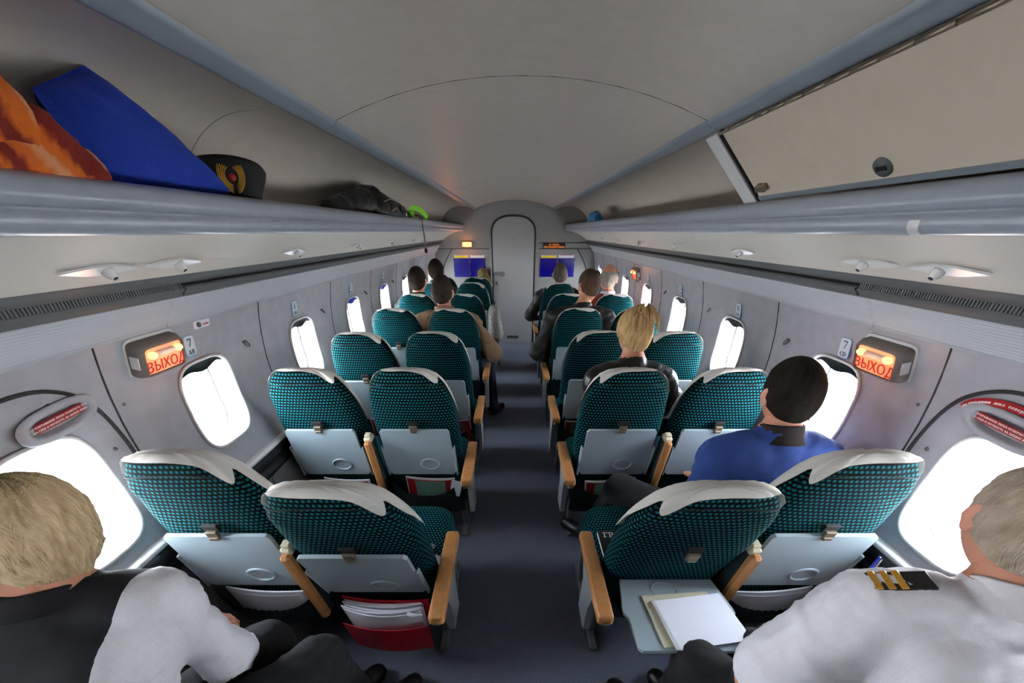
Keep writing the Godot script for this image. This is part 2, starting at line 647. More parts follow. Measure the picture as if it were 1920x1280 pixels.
		quad(st, V(s * 1.36, 0.5, Z_REAR), V(s * 1.36, 1.5, Z_REAR), V(s * 1.1, 1.5, Z_REAR), V(s * 1.1, 0.5, Z_REAR))
		quad(st, V(s * 1.36, 0.5, Z_END + 0.02), V(s * 1.36, 1.5, Z_END + 0.02), V(s * 1.1, 1.5, Z_END + 0.02), V(s * 1.1, 0.5, Z_END + 0.02))
		part(st, mats.hull, "outer_skin", hull)
	var rear := structure("wall_rear", "grey rear partition behind the last row")
	st = begin()
	box(st, V(0, 1.0, Z_REAR - 0.03), V(2.75, 2.4, 0.06), 0.0)
	part(st, mats.bulkhead, "partition", rear)
	# ceiling: middle vault and the side panels, in lengths
	var ce := structure("ceiling", "warm grey vaulted cabin ceiling of fabric covered panels")
	var cuts := [Z_REAR, 1.5, 3.95, Z_END]
	var vault := []
	for i in 13:
		var t := i / 12.0
		var x := lerpf(-0.565, 0.565, t)
		vault.append(Vector2(x, 1.893 + 0.097 * (1.0 - pow(absf(x) / 0.565, 2.1))))
	for k in cuts.size() - 1:
		st = begin()
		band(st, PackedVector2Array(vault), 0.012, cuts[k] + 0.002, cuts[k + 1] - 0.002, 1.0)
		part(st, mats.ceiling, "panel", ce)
		for s in [-1.0, 1.0]:
			st = begin()
			var p := smooth_curve([Vector2(0.60, 1.888), Vector2(0.72, 1.912), Vector2(0.86, 1.912), Vector2(0.98, 1.86), Vector2(1.07, 1.76), Vector2(1.10, 1.60)], 5)
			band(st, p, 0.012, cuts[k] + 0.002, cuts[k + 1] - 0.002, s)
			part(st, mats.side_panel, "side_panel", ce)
	st = begin()
	for z in [1.5, 3.95]:
		var q := PackedVector3Array()
		for i in 25:
			var x := lerpf(-0.56, 0.56, i / 24.0)
			q.append(V(x, 1.895 + 0.097 * (1.0 - pow(absf(x) / 0.565, 2.1)), z))
		tube(st, q, 0.003, 6)
	part(st, mats.seal, "joint", ce)
	for s in [-1.0, 1.0]:
		for k in cuts.size() - 1:
			st = begin()
			var p := PackedVector2Array()
			for i in 11:
				var t := i / 10.0
				var q := Vector2(0.555, 1.897).lerp(Vector2(0.612, 1.882), t)
				p.append(q + Vector2(-0.1, -1.0).normalized() * 0.012 * sqrt(maxf(0.0, 1.0 - pow(2.0 * t - 1.0, 4.0))))
			band(st, p, 0.004, cuts[k] + 0.001, cuts[k + 1] - 0.001, s)
			part(st, mats.strip, "seam_strip", ce)

# ------------------------------------------------------------------ overhead racks
func build_overhead() -> void:
	for s in [-1.0, 1.0]:
		var side := "AB" if s < 0 else "CD"
		var r := thing("overhead_rack", "long open overhead luggage rack with a grey rounded lip, %s side" % side, "luggage rack")
		var lip := smooth_curve([Vector2(0.84, 1.668), Vector2(0.815, 1.672), Vector2(0.80, 1.692), Vector2(0.778, 1.698), Vector2(0.757, 1.688), Vector2(0.751, 1.668), Vector2(0.757, 1.654), Vector2(0.766, 1.649), Vector2(0.762, 1.638), Vector2(0.766, 1.622), Vector2(0.782, 1.612), Vector2(0.80, 1.614)], 5)
		var st := begin()
		sweep(st, lip, Z_REAR, Z_END - 0.002, s)
		part(st, mats.lip, "lip", r)
		st = begin()
		sweep(st, smooth_curve([Vector2(0.80, 1.6145), Vector2(0.86, 1.606), Vector2(0.94, 1.582), Vector2(1.02, 1.545), Vector2(1.082, 1.502)], 6), Z_REAR, Z_END - 0.002, s)
		part(st, mats.underside, "underside", r)
		st = begin()
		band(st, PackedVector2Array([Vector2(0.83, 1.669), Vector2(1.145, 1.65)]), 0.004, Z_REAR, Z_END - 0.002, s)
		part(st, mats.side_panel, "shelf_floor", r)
		if s > 0:
			st = begin()
			var patch := PackedVector2Array()
			for i in range(40, 52):
				patch.append(lip[i] + Vector2(-0.0008, -0.0008))
			sweep(st, patch, 0.86, 0.885, s)
			part(st, mats.white_trim, "tape", r)
		# air duct strip: two grey bands with a slot, louvres in the aft part
		var d := thing("air_duct", "dark grey air duct strip with fine louvres under the %s side rack" % side, "air duct")
		st = begin()
		sweep(st, PackedVector2Array([Vector2(1.08, 1.503), Vector2(1.084, 1.497), Vector2(1.098, 1.484), Vector2(1.101, 1.478)]), Z_REAR, Z_END - 0.002, s)
		part(st, mats.vent_grey, "upper_band", d)
		st = begin()
		sweep(st, PackedVector2Array([Vector2(1.101, 1.478), Vector2(1.125, 1.482), Vector2(1.13, 1.468), Vector2(1.110, 1.461)]), Z_REAR, Z_END - 0.002, s)
		part(st, mats.black, "slot", d)
		for seg in [[Z_REAR, 1.345], [1.352, Z_END - 0.002]]:
			st = begin()
			sweep(st, PackedVector2Array([Vector2(1.122, 1.468), Vector2(1.108, 1.462), Vector2(1.107, 1.456), Vector2(1.122, 1.445), Vector2(1.124, 1.439), Vector2(1.136, 1.434), Vector2(1.15, 1.436)]), seg[0], seg[1], s)
			part(st, mats.vent_grey, "lower_band", d)
		st = begin()
		var z := -0.2
		while z < 1.33:
			box(st, V(s * 1.1055, 1.470, z), V(0.006, 0.016, 0.0048), 0.0)
			z += 0.0085
		var lv := part(st, mats.vent_grey, "louvres", d)
		lv.set_meta("kind", "stuff")
	# lamp and air fittings under the racks
	for s in [-1.0, 1.0]:
		var k := 0
		for z in [1.01, 1.24, 1.95, 2.75, 3.55, 4.35, 5.15]:
			var where := ["beside the exit hatch", "above the exit lamp", "above row six", "above row five", "above row four", "above row three", "above row two"]
			var f := thing("reading_light", "clear diamond shaped reading light fitting under the %s side rack %s" % ["AB" if s < 0 else "CD", where[k]], "light fitting", V(s * 1.02, 1.542, z), "reading lights under the racks")
			var ew := V(-s * 0.59, -0.81, 0).normalized()
			var ev := V(s * 0.81, -0.59, 0).normalized()
			var st := begin()
			var poly := PackedVector2Array([Vector2(-0.105, 0), Vector2(-0.03, 0.016), Vector2(0.03, 0.016), Vector2(0.105, 0), Vector2(0.03, -0.016), Vector2(-0.03, -0.016)])
			slab(st, poly, 0.006, V(0, 0, 0), V(0, 0, 1), ev, ew)
			part(st, mats.clear_white, "plate", f)
			st = begin()
			lathe(st, PackedVector2Array([Vector2(0, 0.004), Vector2(0.014, 0.004), Vector2(0.014, 0.015), Vector2(0.009, 0.024), Vector2(0.009, 0.026), Vector2(0, 0.026)]), V(0, 0, 0.01), ew, 14)
			part(st, mats.clear_white, "nozzle", f)
			st = begin()
			lathe(st, PackedVector2Array([Vector2(0, 0.0262), Vector2(0.006, 0.0262), Vector2(0.006, 0.0275), Vector2(0, 0.0275)]), V(0, 0, 0.01), ew, 10)
			part(st, mats.black, "opening", f)
			k += 1
	# closed locker above the CD side rack
	var l := thing("overhead_locker", "closed cream overhead locker door with a round grey lock above the rack", "locker")
	var o := V(0.612, 1.880, 0)
	var e := V(0.800, 1.708, 0) - o
	var ev2 := e.normalized()
	var n2 := V(-ev2.y, ev2.x, 0)
	if n2.x > 0:
		n2 = -n2
	var st2 := begin()
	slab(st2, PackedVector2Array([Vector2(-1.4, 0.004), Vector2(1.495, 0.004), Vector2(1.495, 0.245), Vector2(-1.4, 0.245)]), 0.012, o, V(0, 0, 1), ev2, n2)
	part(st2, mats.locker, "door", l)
	st2 = begin()
	slab(st2, PackedVector2Array([Vector2(-1.4, 0.233), Vector2(1.495, 0.233), Vector2(1.495, 0.245), Vector2(-1.4, 0.245)]), 0.004, o + n2 * 0.012, V(0, 0, 1), ev2, n2)
	part(st2, mats.strip, "door_edge", l)
	st2 = begin()
	slab(st2, PackedVector2Array([Vector2(1.51, 0.0), Vector2(1.585, 0.0), Vector2(1.585, 0.25), Vector2(1.51, 0.25)]), 0.02, o, V(0, 0, 1), ev2, n2)
	part(st2, mats.white_trim, "end_post", l)
	st2 = begin()
	slab(st2, PackedVector2Array([Vector2(1.502, 0.0), Vector2(1.51, 0.0), Vector2(1.51, 0.25), Vector2(1.502, 0.25)]), 0.016, o, V(0, 0, 1), ev2, n2)
	part(st2, mats.seal, "edge_seal", l)
	var kn := 0
	var zz := -0.6
	while zz < 1.45:
		st2 = begin()
		var q := PackedVector3Array([o + ev2 * 0.004 + n2 * 0.014 + V(0, 0, zz), o + ev2 * 0.004 + n2 * 0.014 + V(0, 0, zz + 0.062)])
		tube(st2, q, 0.0045, 8)
		part(st2, mats.clip, "hinge_knuckle", l)
		zz += 0.066
	st2 = begin()
	lathe(st2, PackedVector2Array([Vector2(0, 0.005), Vector2(0.021, 0.005), Vector2(0.022, 0.003), Vector2(0.022, 0.0)]), o + ev2 * 0.205 + n2 * 0.012 + V(0, 0, 1.0), n2, 24)
	part(st2, mats.vent_grey, "round_lock", l)
	st2 = begin()
	slab(st2, PackedVector2Array([Vector2(-0.013, -0.005), Vector2(0.013, -0.005), Vector2(0.013, 0.005), Vector2(-0.013, 0.005)]), 0.002, o + ev2 * 0.205 + n2 * 0.0165 + V(0, 0, 1.0), V(0, 0, 1), ev2, n2)
	part(st2, mats.black, "lock_slot", l)
	st2 = begin()
	slab(st2, PackedVector2Array([Vector2(-0.025, -0.008), Vector2(0.02, -0.011), Vector2(0.025, 0.006), Vector2(-0.022, 0.01)]), 0.016, o + ev2 * 0.20 + n2 * 0.012 + V(0, 0, 1.44), V(0, 0, 1), ev2, n2)
	part(st2, mats.clip, "latch", l)

# ------------------------------------------------------------------ forward bulkhead
func build_bulkhead() -> void:
	var b := structure("wall_front", "grey forward bulkhead round the cockpit door")
	var st := begin()
	box(st, V(0, 1.0, Z_END + 0.03), V(2.75, 2.4, 0.06), 0.0)
	part(st, mats.bulkhead, "panel", b)
	st = begin()
	for s in [-1.0, 1.0]:
		box(st, V(s * 0.80, 1.385, Z_END - 0.004), V(0.86, 0.008, 0.008), 0.001)
	box(st, V(0.80, 1.462, Z_END - 0.004), V(0.86, 0.006, 0.006), 0.001)
	part(st, mats.seal, "trim_line", b)
	for s in [-1.0, 1.0]:
		st = begin()
		var q := PackedVector3Array()
		for i in 14:
			var y := lerpf(0.72, 1.385, i / 13.0)
			q.append(V(s * tab([[0.72, 1.2], [1.0, 1.16], [1.2, 1.09], [1.385, 0.96]], y), y, Z_END - 0.003))
		tube(st, q, 0.006, 6)
		part(st, mats.seal, "edge_seal", b)
	# door
	var d := structure("door_1", "plain grey cockpit door with a rounded arch top")
	var arch := func(hw: float, top: float) -> PackedVector2Array:
		var p := PackedVector2Array([Vector2(-hw, 0.002)])
		for i in 25:
			var a := PI - PI * i / 24.0
			p.append(Vector2(hw * signf(cos(a)) * pow(absf(cos(a)), 0.8), top - hw * 0.72 + hw * 0.72 * pow(sin(a), 0.8)))
		p.append(Vector2(hw, 0.002))
		return p
	st = begin()
	slab(st, arch.call(0.315, 1.79), 0.03, V(-0.02, 0, Z_END), V(1, 0, 0), V(0, 1, 0), V(0, 0, -1))
	part(st, mats.door, "leaf", d)
	st = begin()
	var fr := PackedVector3Array()
	for p in arch.call(0.33, 1.805):
		fr.append(V(p.x - 0.02, maxf(p.y, 0.0), Z_END - 0.012))
	tube(st, fr, 0.013, 8)
	part(st, mats.seal, "frame", d)
	st = begin()
	box(st, V(-0.372, 0.83, Z_END - 0.02), V(0.03, 1.42, 0.035), 0.006)
	part(st, mats.metal, "edge_strip", d)
	st = begin()
	slab(st, super_ring(0.075, 0.034, 28, 3.0), 0.012, V(-0.235, 1.045, Z_END - 0.03), V(1, 0, 0), V(0, 1, 0), V(0, 0, -1))
	part(st, mats.chrome, "handle_plate", d)
	st = begin()
	tube(st, PackedVector3Array([V(-0.30, 1.045, Z_END - 0.05), V(-0.26, 1.05, Z_END - 0.066), V(-0.2, 1.05, Z_END - 0.064), V(-0.175, 1.045, Z_END - 0.05)]), 0.012, 10)
	part(st, mats.chrome, "handle", d)
	st = begin()
	lathe(st, PackedVector2Array([Vector2(0, 0.014), Vector2(0.016, 0.012), Vector2(0.02, 0.0)]), V(-0.275, 0.915, Z_END - 0.03), V(0, 0, -1), 16)
	part(st, mats.chrome, "lock", d)
	st = begin()
	lathe(st, PackedVector2Array([Vector2(0, 0.008), Vector2(0.007, 0.006), Vector2(0.009, 0.0)]), V(-0.02, 1.50, Z_END - 0.03), V(0, 0, -1), 12)
	part(st, mats.clip, "peephole", d)
	st = begin()
	box(st, V(-0.03, 0.09, Z_END - 0.034), V(0.19, 0.04, 0.006), 0.002)
	var gr := part(st, mats.dark_frame, "vent_plate", d)
	for k in 5:
		st = begin()
		box(st, V(-0.10 + 0.035 * k, 0.09, Z_END - 0.038), V(0.018, 0.024, 0.003), 0.0)
		part(st, mats.metal, "vent_bar", d)
	# blue notice boards, two leaves on each side
	for s in [-1.0, 1.0]:
		var x0 := -0.955 if s < 0 else 0.39
		for k in 2:
			var hw := 0.125 if s < 0 else 0.137
			var xc := x0 + hw + k * hw * 2.0
			var bl := thing("notice_board", "glossy dark blue notice board on the bulkhead, %s, %s side" % ["next to the cockpit door" if (k == 1) == (s < 0) else "next to the cabin wall", "AB" if s < 0 else "CD"], "notice board", V(xc, 1.13, Z_END))
			st = begin()
			box(st, V(0, 0, -0.006), V(hw * 2.0 - 0.008, 0.255, 0.010), 0.002)
			part(st, mats.notice_blue, "board", bl)
			st = begin()
			for yy in [-0.08, 0.08]:
				for xx in [-1.0, 1.0]:
					box(st, V(xx * (hw - 0.008), yy, -0.012), V(0.010, 0.014, 0.006), 0.002)
			part(st, mats.clip, "clips", bl)
			var c := thing("caption_strip", "%s caption strip above a blue notice board, %s side" % ["yellow" if k == 0 else "white", "AB" if s < 0 else "CD"], "caption", V(xc, 1.285, Z_END))
			st = begin()
			box(st, V(0, 0, -0.002), V(hw * 1.75, 0.044, 0.004), 0.001)
			part(st, mats.paper, "card", c)
			st = begin()
			box(st, V(0, -0.006, -0.0045), V(hw * 1.62, 0.028, 0.001), 0.0)
			part(st, mats.caption_yellow if k == 0 else mats.paper, "field", c)
			st = begin()
			box(st, V(0, 0.017, -0.0045), V(hw * 1.5, 0.006, 0.001), 0.0)
			part(st, mats.label_red, "red_line", c)
	# lit sign
	var sg := thing("lit_sign", "narrow dark sign with lit amber lettering above the notice boards", "sign", V(0.60, 1.424, Z_END))
	st = begin()
	box(st, V(0, 0, -0.012), V(0.34, 0.068, 0.022), 0.004)
	part(st, mats.dark_frame, "case", sg)
	lettering("НЕ КУРИТЬ", 0.021, sg, V(0, 0.0145, -0.0245), V(1, 0, 0), V(0, 1, 0), mats.amber_lit, "lettering", "Droid Sans Mono")
	lettering("ПРИСТЕГНИТЕ РЕМНИ", 0.021, sg, V(0, -0.0165, -0.0245), V(1, 0, 0), V(0, 1, 0), mats.amber_lit, "lettering", "Droid Sans")
	var am := OmniLight3D.new()
	am.name = "sign_light"
	sg.add_child(am)
	am.position = Vector3(0, 0, 0.06)
	am.light_color = Color(1, 0.55, 0.2)
	am.light_energy = 0.004
	am.light_size = 0.05
	am.omni_range = 12.0
	am.shadow_enabled = true
	# amber lamp by the door
	var lm := thing("amber_lamp", "small lit amber lamp with two bulbs on the bulkhead", "lamp", V(-0.725, 1.443, Z_END))
	st = begin()
	box(st, V(0, 0, -0.012), V(0.17, 0.085, 0.024), 0.006)
	part(st, mats.lamp_case, "case", lm)
	st = begin()
	box(st, V(0, 0, -0.03), V(0.15, 0.068, 0.014), 0.005)
	part(st, mats.amber_cover, "cover", lm)
	for xx in [-0.048, 0.048]:
		st = begin()
		lathe(st, PackedVector2Array([Vector2(0, -0.02), Vector2(0.015, -0.014), Vector2(0.02, 0), Vector2(0.015, 0.014), Vector2(0, 0.02)]), V(xx, 0.004, -0.045), V(0, 1, 0), 12)
		part(st, mats.bulb, "bulb", lm)
	lamp_light(lm, V(0, 0, -0.085), 0.03)

func lamp_light(parent: Node3D, at: Vector3, energy: float) -> void:
	var o := OmniLight3D.new()
	o.name = "lamp_light"
	parent.add_child(o, true)
	o.position = Vector3(at.x, at.y, -at.z)
	o.light_color = Color(1.0, 0.62, 0.32)
	o.light_energy = energy
	o.light_size = 0.03
	o.omni_range = 12.0
	o.shadow_enabled = true

# ------------------------------------------------------------------ exit lamps, placards, hatches, hooks
func exit_lamp(s: float, z: float, y: float, k: float, label: String, text := true) -> void:
	var c := on_wall(s, y, z, 0.0)
	var lm := thing("exit_lamp", label, "exit sign", c)
	# frame: u along the wall so that the word reads, v up the wall, w into the cabin
	var eu := V(0, 0, 1.0 if s < 0 else -1.0)
	var ev := V(-s * 0.30, 0.954, 0).normalized()
	var ew := V(-s * 0.954, -0.30, 0).normalized()
	var st := begin()
	slab(st, super_ring(0.103 * k, 0.068 * k, 32, 7.0), 0.008, V(0, 0, 0) - ew * 0.004, eu, ev, ew)
	part(st, mats.white_trim, "gasket", lm)
	# housing: a box whose cabin side is smaller
	st = begin()
	var rows := []
	for r in [[0.096, 0.058, 0.003], [0.096, 0.058, 0.022], [0.086, 0.050, 0.045], [0.078, 0.044, 0.045]]:
		var ring := PackedVector3Array()
		for p in super_ring(r[0] * k, r[1] * k, 40, 9.0):
			ring.append(eu * p.x + ev * p.y + ew * (r[2] * k))
		rows.append(ring)
	grid(st, rows, true)
	part(st, mats.lamp_case, "housing", lm)
	for q in [-1.0, 1.0]:
		st = begin()
		slab(st, PackedVector2Array([Vector2(-0.012 * k, -0.02 * k), Vector2(0.012 * k, -0.02 * k), Vector2(0.012 * k, 0.02 * k), Vector2(-0.012 * k, 0.02 * k)]), 0.004, eu * (q * 0.0945 * k) + ew * (0.024 * k), ew, ev, eu * q)
		part(st, mats.white_trim, "side_button", lm)
	st = begin()
	slab(st, super_ring(0.077 * k, 0.043 * k, 40, 9.0), 0.002, ew * (0.040 * k), eu, ev, ew)
	part(st, mats.amber_cover, "diffuser", lm)
	for q in [-1.0, 1.0]:
		st = begin()
		lathe(st, PackedVector2Array([Vector2(0, -0.014 * k), Vector2(0.009 * k, -0.010 * k), Vector2(0.012 * k, 0), Vector2(0.009 * k, 0.010 * k), Vector2(0, 0.014 * k)]), eu * (q * 0.055 * k) + ev * (0.022 * k) + ew * (0.048 * k), eu, 12)
		part(st, mats.bulb, "bulb", lm)
	st = begin()
	tube(st, PackedVector3Array([eu * (-0.035 * k) + ev * (0.022 * k) + ew * (0.047 * k), eu * (0.035 * k) + ev * (0.022 * k) + ew * (0.047 * k)]), 0.009 * k, 10)
	part(st, mats.clear_white, "glass_tube", lm)
	if text:
		lettering("ВЫХОД", 0.036 * k, lm, ev * (-0.018 * k) + ew * (0.0445 * k), eu, ev, mats.red_ink, "lettering", "Droid Sans", false)
	lamp_light(lm, ew * 0.12, 0.008)

func placard(s: float, y: float, z: float, a: String, b: String, label: String) -> void:
	var p := thing("row_placard", label, "placard", on_wall(s, y, z), "row number placards")
	var eu := V(0, 0, 1.0 if s < 0 else -1.0)
	var ev := V(-s * 0.2, 0.98, 0).normalized()
	var ew := V(-s * 0.98, -0.2, 0).normalized()
	var st := begin()
	slab(st, super_ring(0.0265, 0.0385, 28, 6.0), 0.002, V(0, 0, 0), eu, ev, ew)
	part(st, mats.placard_blue, "backing", p)
	st = begin()
	slab(st, super_ring(0.025, 0.036, 28, 6.0), 0.0015, ew * 0.0015 + ev * 0.001, eu, ev, ew)
	part(st, mats.placard, "face", p)
	lettering(a, 0.029, p, ew * 0.0034 + ev * 0.013, eu, ev, mats.ink, "lettering", "Droid Serif", false)
	lettering(b, 0.016, p, ew * 0.0034 - ev * 0.021, eu, ev, mats.ink, "lettering", "Droid Serif")

func build_wall_fittings() -> void:
	exit_lamp(-1.0, 1.245, 1.278, 0.98, "lit ВЫХОД exit lamp above the AB side exit hatch")
	exit_lamp(1.0, 1.245, 1.262, 0.98, "lit ВЫХОД exit lamp above the CD side exit hatch")
	exit_lamp(1.0, 4.2, 1.26, 1.0, "lit exit lamp far forward on the CD side wall")
	var nums := ["7", "6", "5", "4", "3", "2"]
	var said := ["seven", "six", "five", "four", "three", "two"]
	var zs := [1.41, 2.2, 3.05, 3.85, 4.66, 5.45]
	for k in nums.size():
		placard(-1.0, 1.258, zs[k], nums[k], "АВ", "pale blue placard of row %s on the AB side wall" % said[k])
		if k < 5:
			placard(1.0, 1.245, zs[k] + 0.02, nums[k], "CD", "pale blue placard of row %s on the CD side wall" % said[k])
	# small technical placard with a socket
	var t := thing("socket_placard", "small white placard with a round socket and red print on the wall", "placard", on_wall(-1.0, 1.322, 1.49))
	var st := begin()
	slab(st, super_ring(0.044, 0.014, 24, 8.0), 0.002, V(0, 0, 0), V(0, 0, 1), V(0.25, 0.97, 0), V(0.97, -0.25, 0))
	part(st, mats.paper, "card", t)
	st = begin()
	lathe(st, PackedVector2Array([Vector2(0, 0.006), Vector2(0.008, 0.006), Vector2(0.0095, 0.002), Vector2(0.0095, 0)]), V(0.002, 0, -0.018), V(0.97, -0.25, 0), 16)
	part(st, mats.vent_grey, "socket", t)
	st = begin()
	for yy in [-0.005, 0.004]:
		slab(st, PackedVector2Array([Vector2(0, 0), Vector2(0.03, 0), Vector2(0.03, 0.004), Vector2(0, 0.004)]), 0.0008, V(0.002, yy, 0.004), V(0, 0, 1), V(0.25, 0.97, 0), V(0.97, -0.25, 0))
	part(st, mats.red_ink, "print", t)
	# coat hooks beside the windows
	for s in [-1.0, 1.0]:
		for k in 5:
			var z: float = WINDOWS[k] + (0.27 if s < 0 else 0.30)
			var where := ["seven", "six", "five", "four", "three"]
			var h := thing("coat_hook", "small metal coat hook by the row %s window, %s side" % [where[k], "AB" if s < 0 else "CD"], "hook", on_wall(s, 1.185, z), "coat hooks on the cabin wall")
			st = begin()
			tube(st, PackedVector3Array([V(-s * 0.002, 0.012, -0.009), V(-s * 0.014, -0.004, -0.009), V(-s * 0.016, -0.010, 0), V(-s * 0.014, -0.004, 0.009), V(-s * 0.002, 0.012, 0.009)]), 0.003, 6)
			part(st, mats.screw, "wire", h)
			st = begin()
			slab(st, super_ring(0.012, 0.006, 14, 4.0), 0.003, V(0, 0.012, 0), V(0, 0, 1), V(-s * 0.2, 0.98, 0), V(-s, -0.2, 0).normalized())
			part(st, mats.screw, "plate", h)
	# emergency hatches
	for s in [-1.0, 1.0]:
		var side := "AB" if s < 0 else "CD"
		var h := structure("door_2" if s < 0 else "door_3", "emergency exit hatch with a dark seal in the %s side wall" % side)
		st = begin()
		var q := PackedVector3Array()
		var ctrl := [Vector2(1.015, 0.74), Vector2(1.04, 0.86), Vector2(1.045, 1.0), Vector2(1.03, 1.12), Vector2(0.985, 1.22), Vector2(0.90, 1.275), Vector2(0.80, 1.285), Vector2(0.68, 1.27), Vector2(0.58, 1.21), Vector2(0.53, 1.1), Vector2(0.515, 0.95), Vector2(0.53, 0.74)]
		for p in smooth_curve(ctrl, 6):
			q.append(on_wall(s, p.y, p.x, -0.001))
		tube(st, q, 0.0055, 8)
		part(st, mats.seal, "seal", h)
		for sp in [Vector2(0.62, 1.19), Vector2(0.90, 1.235), Vector2(1.09, 1.16), Vector2(1.0, 1.05), Vector2(1.12, 0.95)]:
			st = begin()
			lathe(st, PackedVector2Array([Vector2(0, 0.003), Vector2(0.0045, 0.0025), Vector2(0.006, 0)]), on_wall(s, sp.y, sp.x, 0.0), V(-s, 0, 0), 10)
			part(st, mats.screw, "screw", h)
		# recessed grip: raised rim, hollow, red plate
		var c := Vector2(0.905, 1.195) if s < 0 else Vector2(0.86, 1.19)
		st = begin()
		var rows := []
		for r in [[0.105, 0.044, 0.001], [0.100, 0.041, -0.006], [0.083, 0.029, -0.007], [0.076, 0.025, -0.002], [0.07, 0.02, 0.02], [0.05, 0.012, 0.035], [0.001, 0.001, 0.036]]:
			var ring := PackedVector3Array()
			for p in super_ring(r[0], r[1], 36, 2.6):
				ring.append(on_wall(s, c.y + p.y + 0.08 * p.x, c.x + p.x, r[2] - 0.0065))
			rows.append(ring)
		grid(st, rows, true)
		part(st, mats.wall, "recessed_grip", h)
		var eu := V(0, 0.08, 1.0 if s < 0 else -1.0).normalized() if s < 0 else V(0, -0.08, -1.0).normalized()
		var ev := V(-s * 0.2, 0.98, 0).normalized()
		var ew := V(-s * 0.98, -0.2, 0).normalized()
		st = begin()
		slab(st, PackedVector2Array([Vector2(-0.066, -0.012), Vector2(0.066, -0.012), Vector2(0.064, 0.011), Vector2(-0.064, 0.011)]), 0.003, on_wall(s, c.y + 0.005, c.x, -0.008), eu, ev, ew)
		part(st, mats.label_red, "instruction_plate", h)
		lettering("ДЛЯ ОТКРЫВАНИЯ ЛЮКА ПОВЕРНУТЬ РУЧКУ", 0.0056, h, on_wall(s, c.y + 0.009, c.x, -0.0118), eu, ev, mats.white_ink)
		lettering("НА СЕБЯ И ПОТЯНУТЬ ЗА ЗАХВАТ ВНИЗ", 0.0056, h, on_wall(s, c.y - 0.001, c.x, -0.0118), eu, ev, mats.white_ink)
		if s > 0:
			st = begin()
			var up := PackedVector3Array()
			var dn := PackedVector3Array()
			for i in 25:
				var a := PI * (0.93 - 0.86 * i / 24.0)
				up.append(on_wall(s, c.y + 0.006 + 0.062 * sin(a), c.x - 0.118 * cos(a), -0.009))
				dn.append(on_wall(s, c.y + 0.002 + 0.045 * sin(a), c.x - 0.101 * cos(a), -0.009))
			grid(st, [up, dn])
			part(st, mats.label_red, "curved_label", h)
			var words := "Для открывания люка повернуть ручку на себя"
			for i in words.length():
				if words[i] == " ":
					continue
				var a := PI * (0.91 - 0.82 * i / (words.length() - 1.0))
				var pos := on_wall(s, c.y + 0.004 + 0.0535 * sin(a), c.x - 0.1095 * cos(a), -0.0098)
				var slope := -(0.0535 * cos(a)) / (0.1095 * sin(a) + 0.02)
				var t_u := V(0, slope, -1.0).normalized()
				var t_v := V(0, 1, t_u.y).normalized()
				t_v = (t_v - t_u * t_v.dot(t_u)).normalized()
				lettering(words[i], 0.0075, h, pos, t_u, t_v, mats.white_ink)

# ------------------------------------------------------------------ seats
# Seat coordinates: x across (the aisle is on the side of -s), y up, z forward; z = 0 under the top of the back.
const BACK_W := [[0.16, 0.188], [0.24, 0.202], [0.45, 0.212], [0.72, 0.213], [0.84, 0.209], [0.92, 0.199], [0.98, 0.186], [1.03, 0.167], [1.065, 0.141], [1.085, 0.113], [1.097, 0.080], [1.10, 0.047]]
const BACK_T := [[0.16, 0.09], [0.3, 0.12], [0.7, 0.135], [0.95, 0.10], [1.03, 0.078], [1.07, 0.056], [1.09, 0.035], [1.10, 0.016]]
const HINGE := Vector3(0, 0.36, 0.16)
const SLOPE := 0.20

func back_z(y: float) -> float:
	return (1.1 - y) * SLOPE

func back_ring(y: float, n: int, grow: float, wrinkle: float) -> PackedVector3Array:
	var hw := tab(BACK_W, y) + grow
	var th := tab(BACK_T, y) / 2.0 + grow
	var zc := back_z(y) + tab(BACK_T, minf(y, 0.98)) / 2.0
	var out := PackedVector3Array()
	for p in super_ring(hw, th, n, 3.4):
		var q := V(p.x, y, zc + p.y)
		if wrinkle > 0.0 and p.y < 0.0:
			var u := q.x * 0.8 + q.y * 0.9
			var w := q.x - q.y * 0.7
			q.z += wrinkle * noise.get_noise_3d(u * 9.0, w * 3.0, 4.0) + wrinkle * 0.6 * noise.get_noise_3d(q.x * 5.0, q.y * 16.0, 9.0) * clampf((y - 0.7) * 4.0, 0.0, 1.0)
		out.append(q)
	return out

var seat_mesh := {}

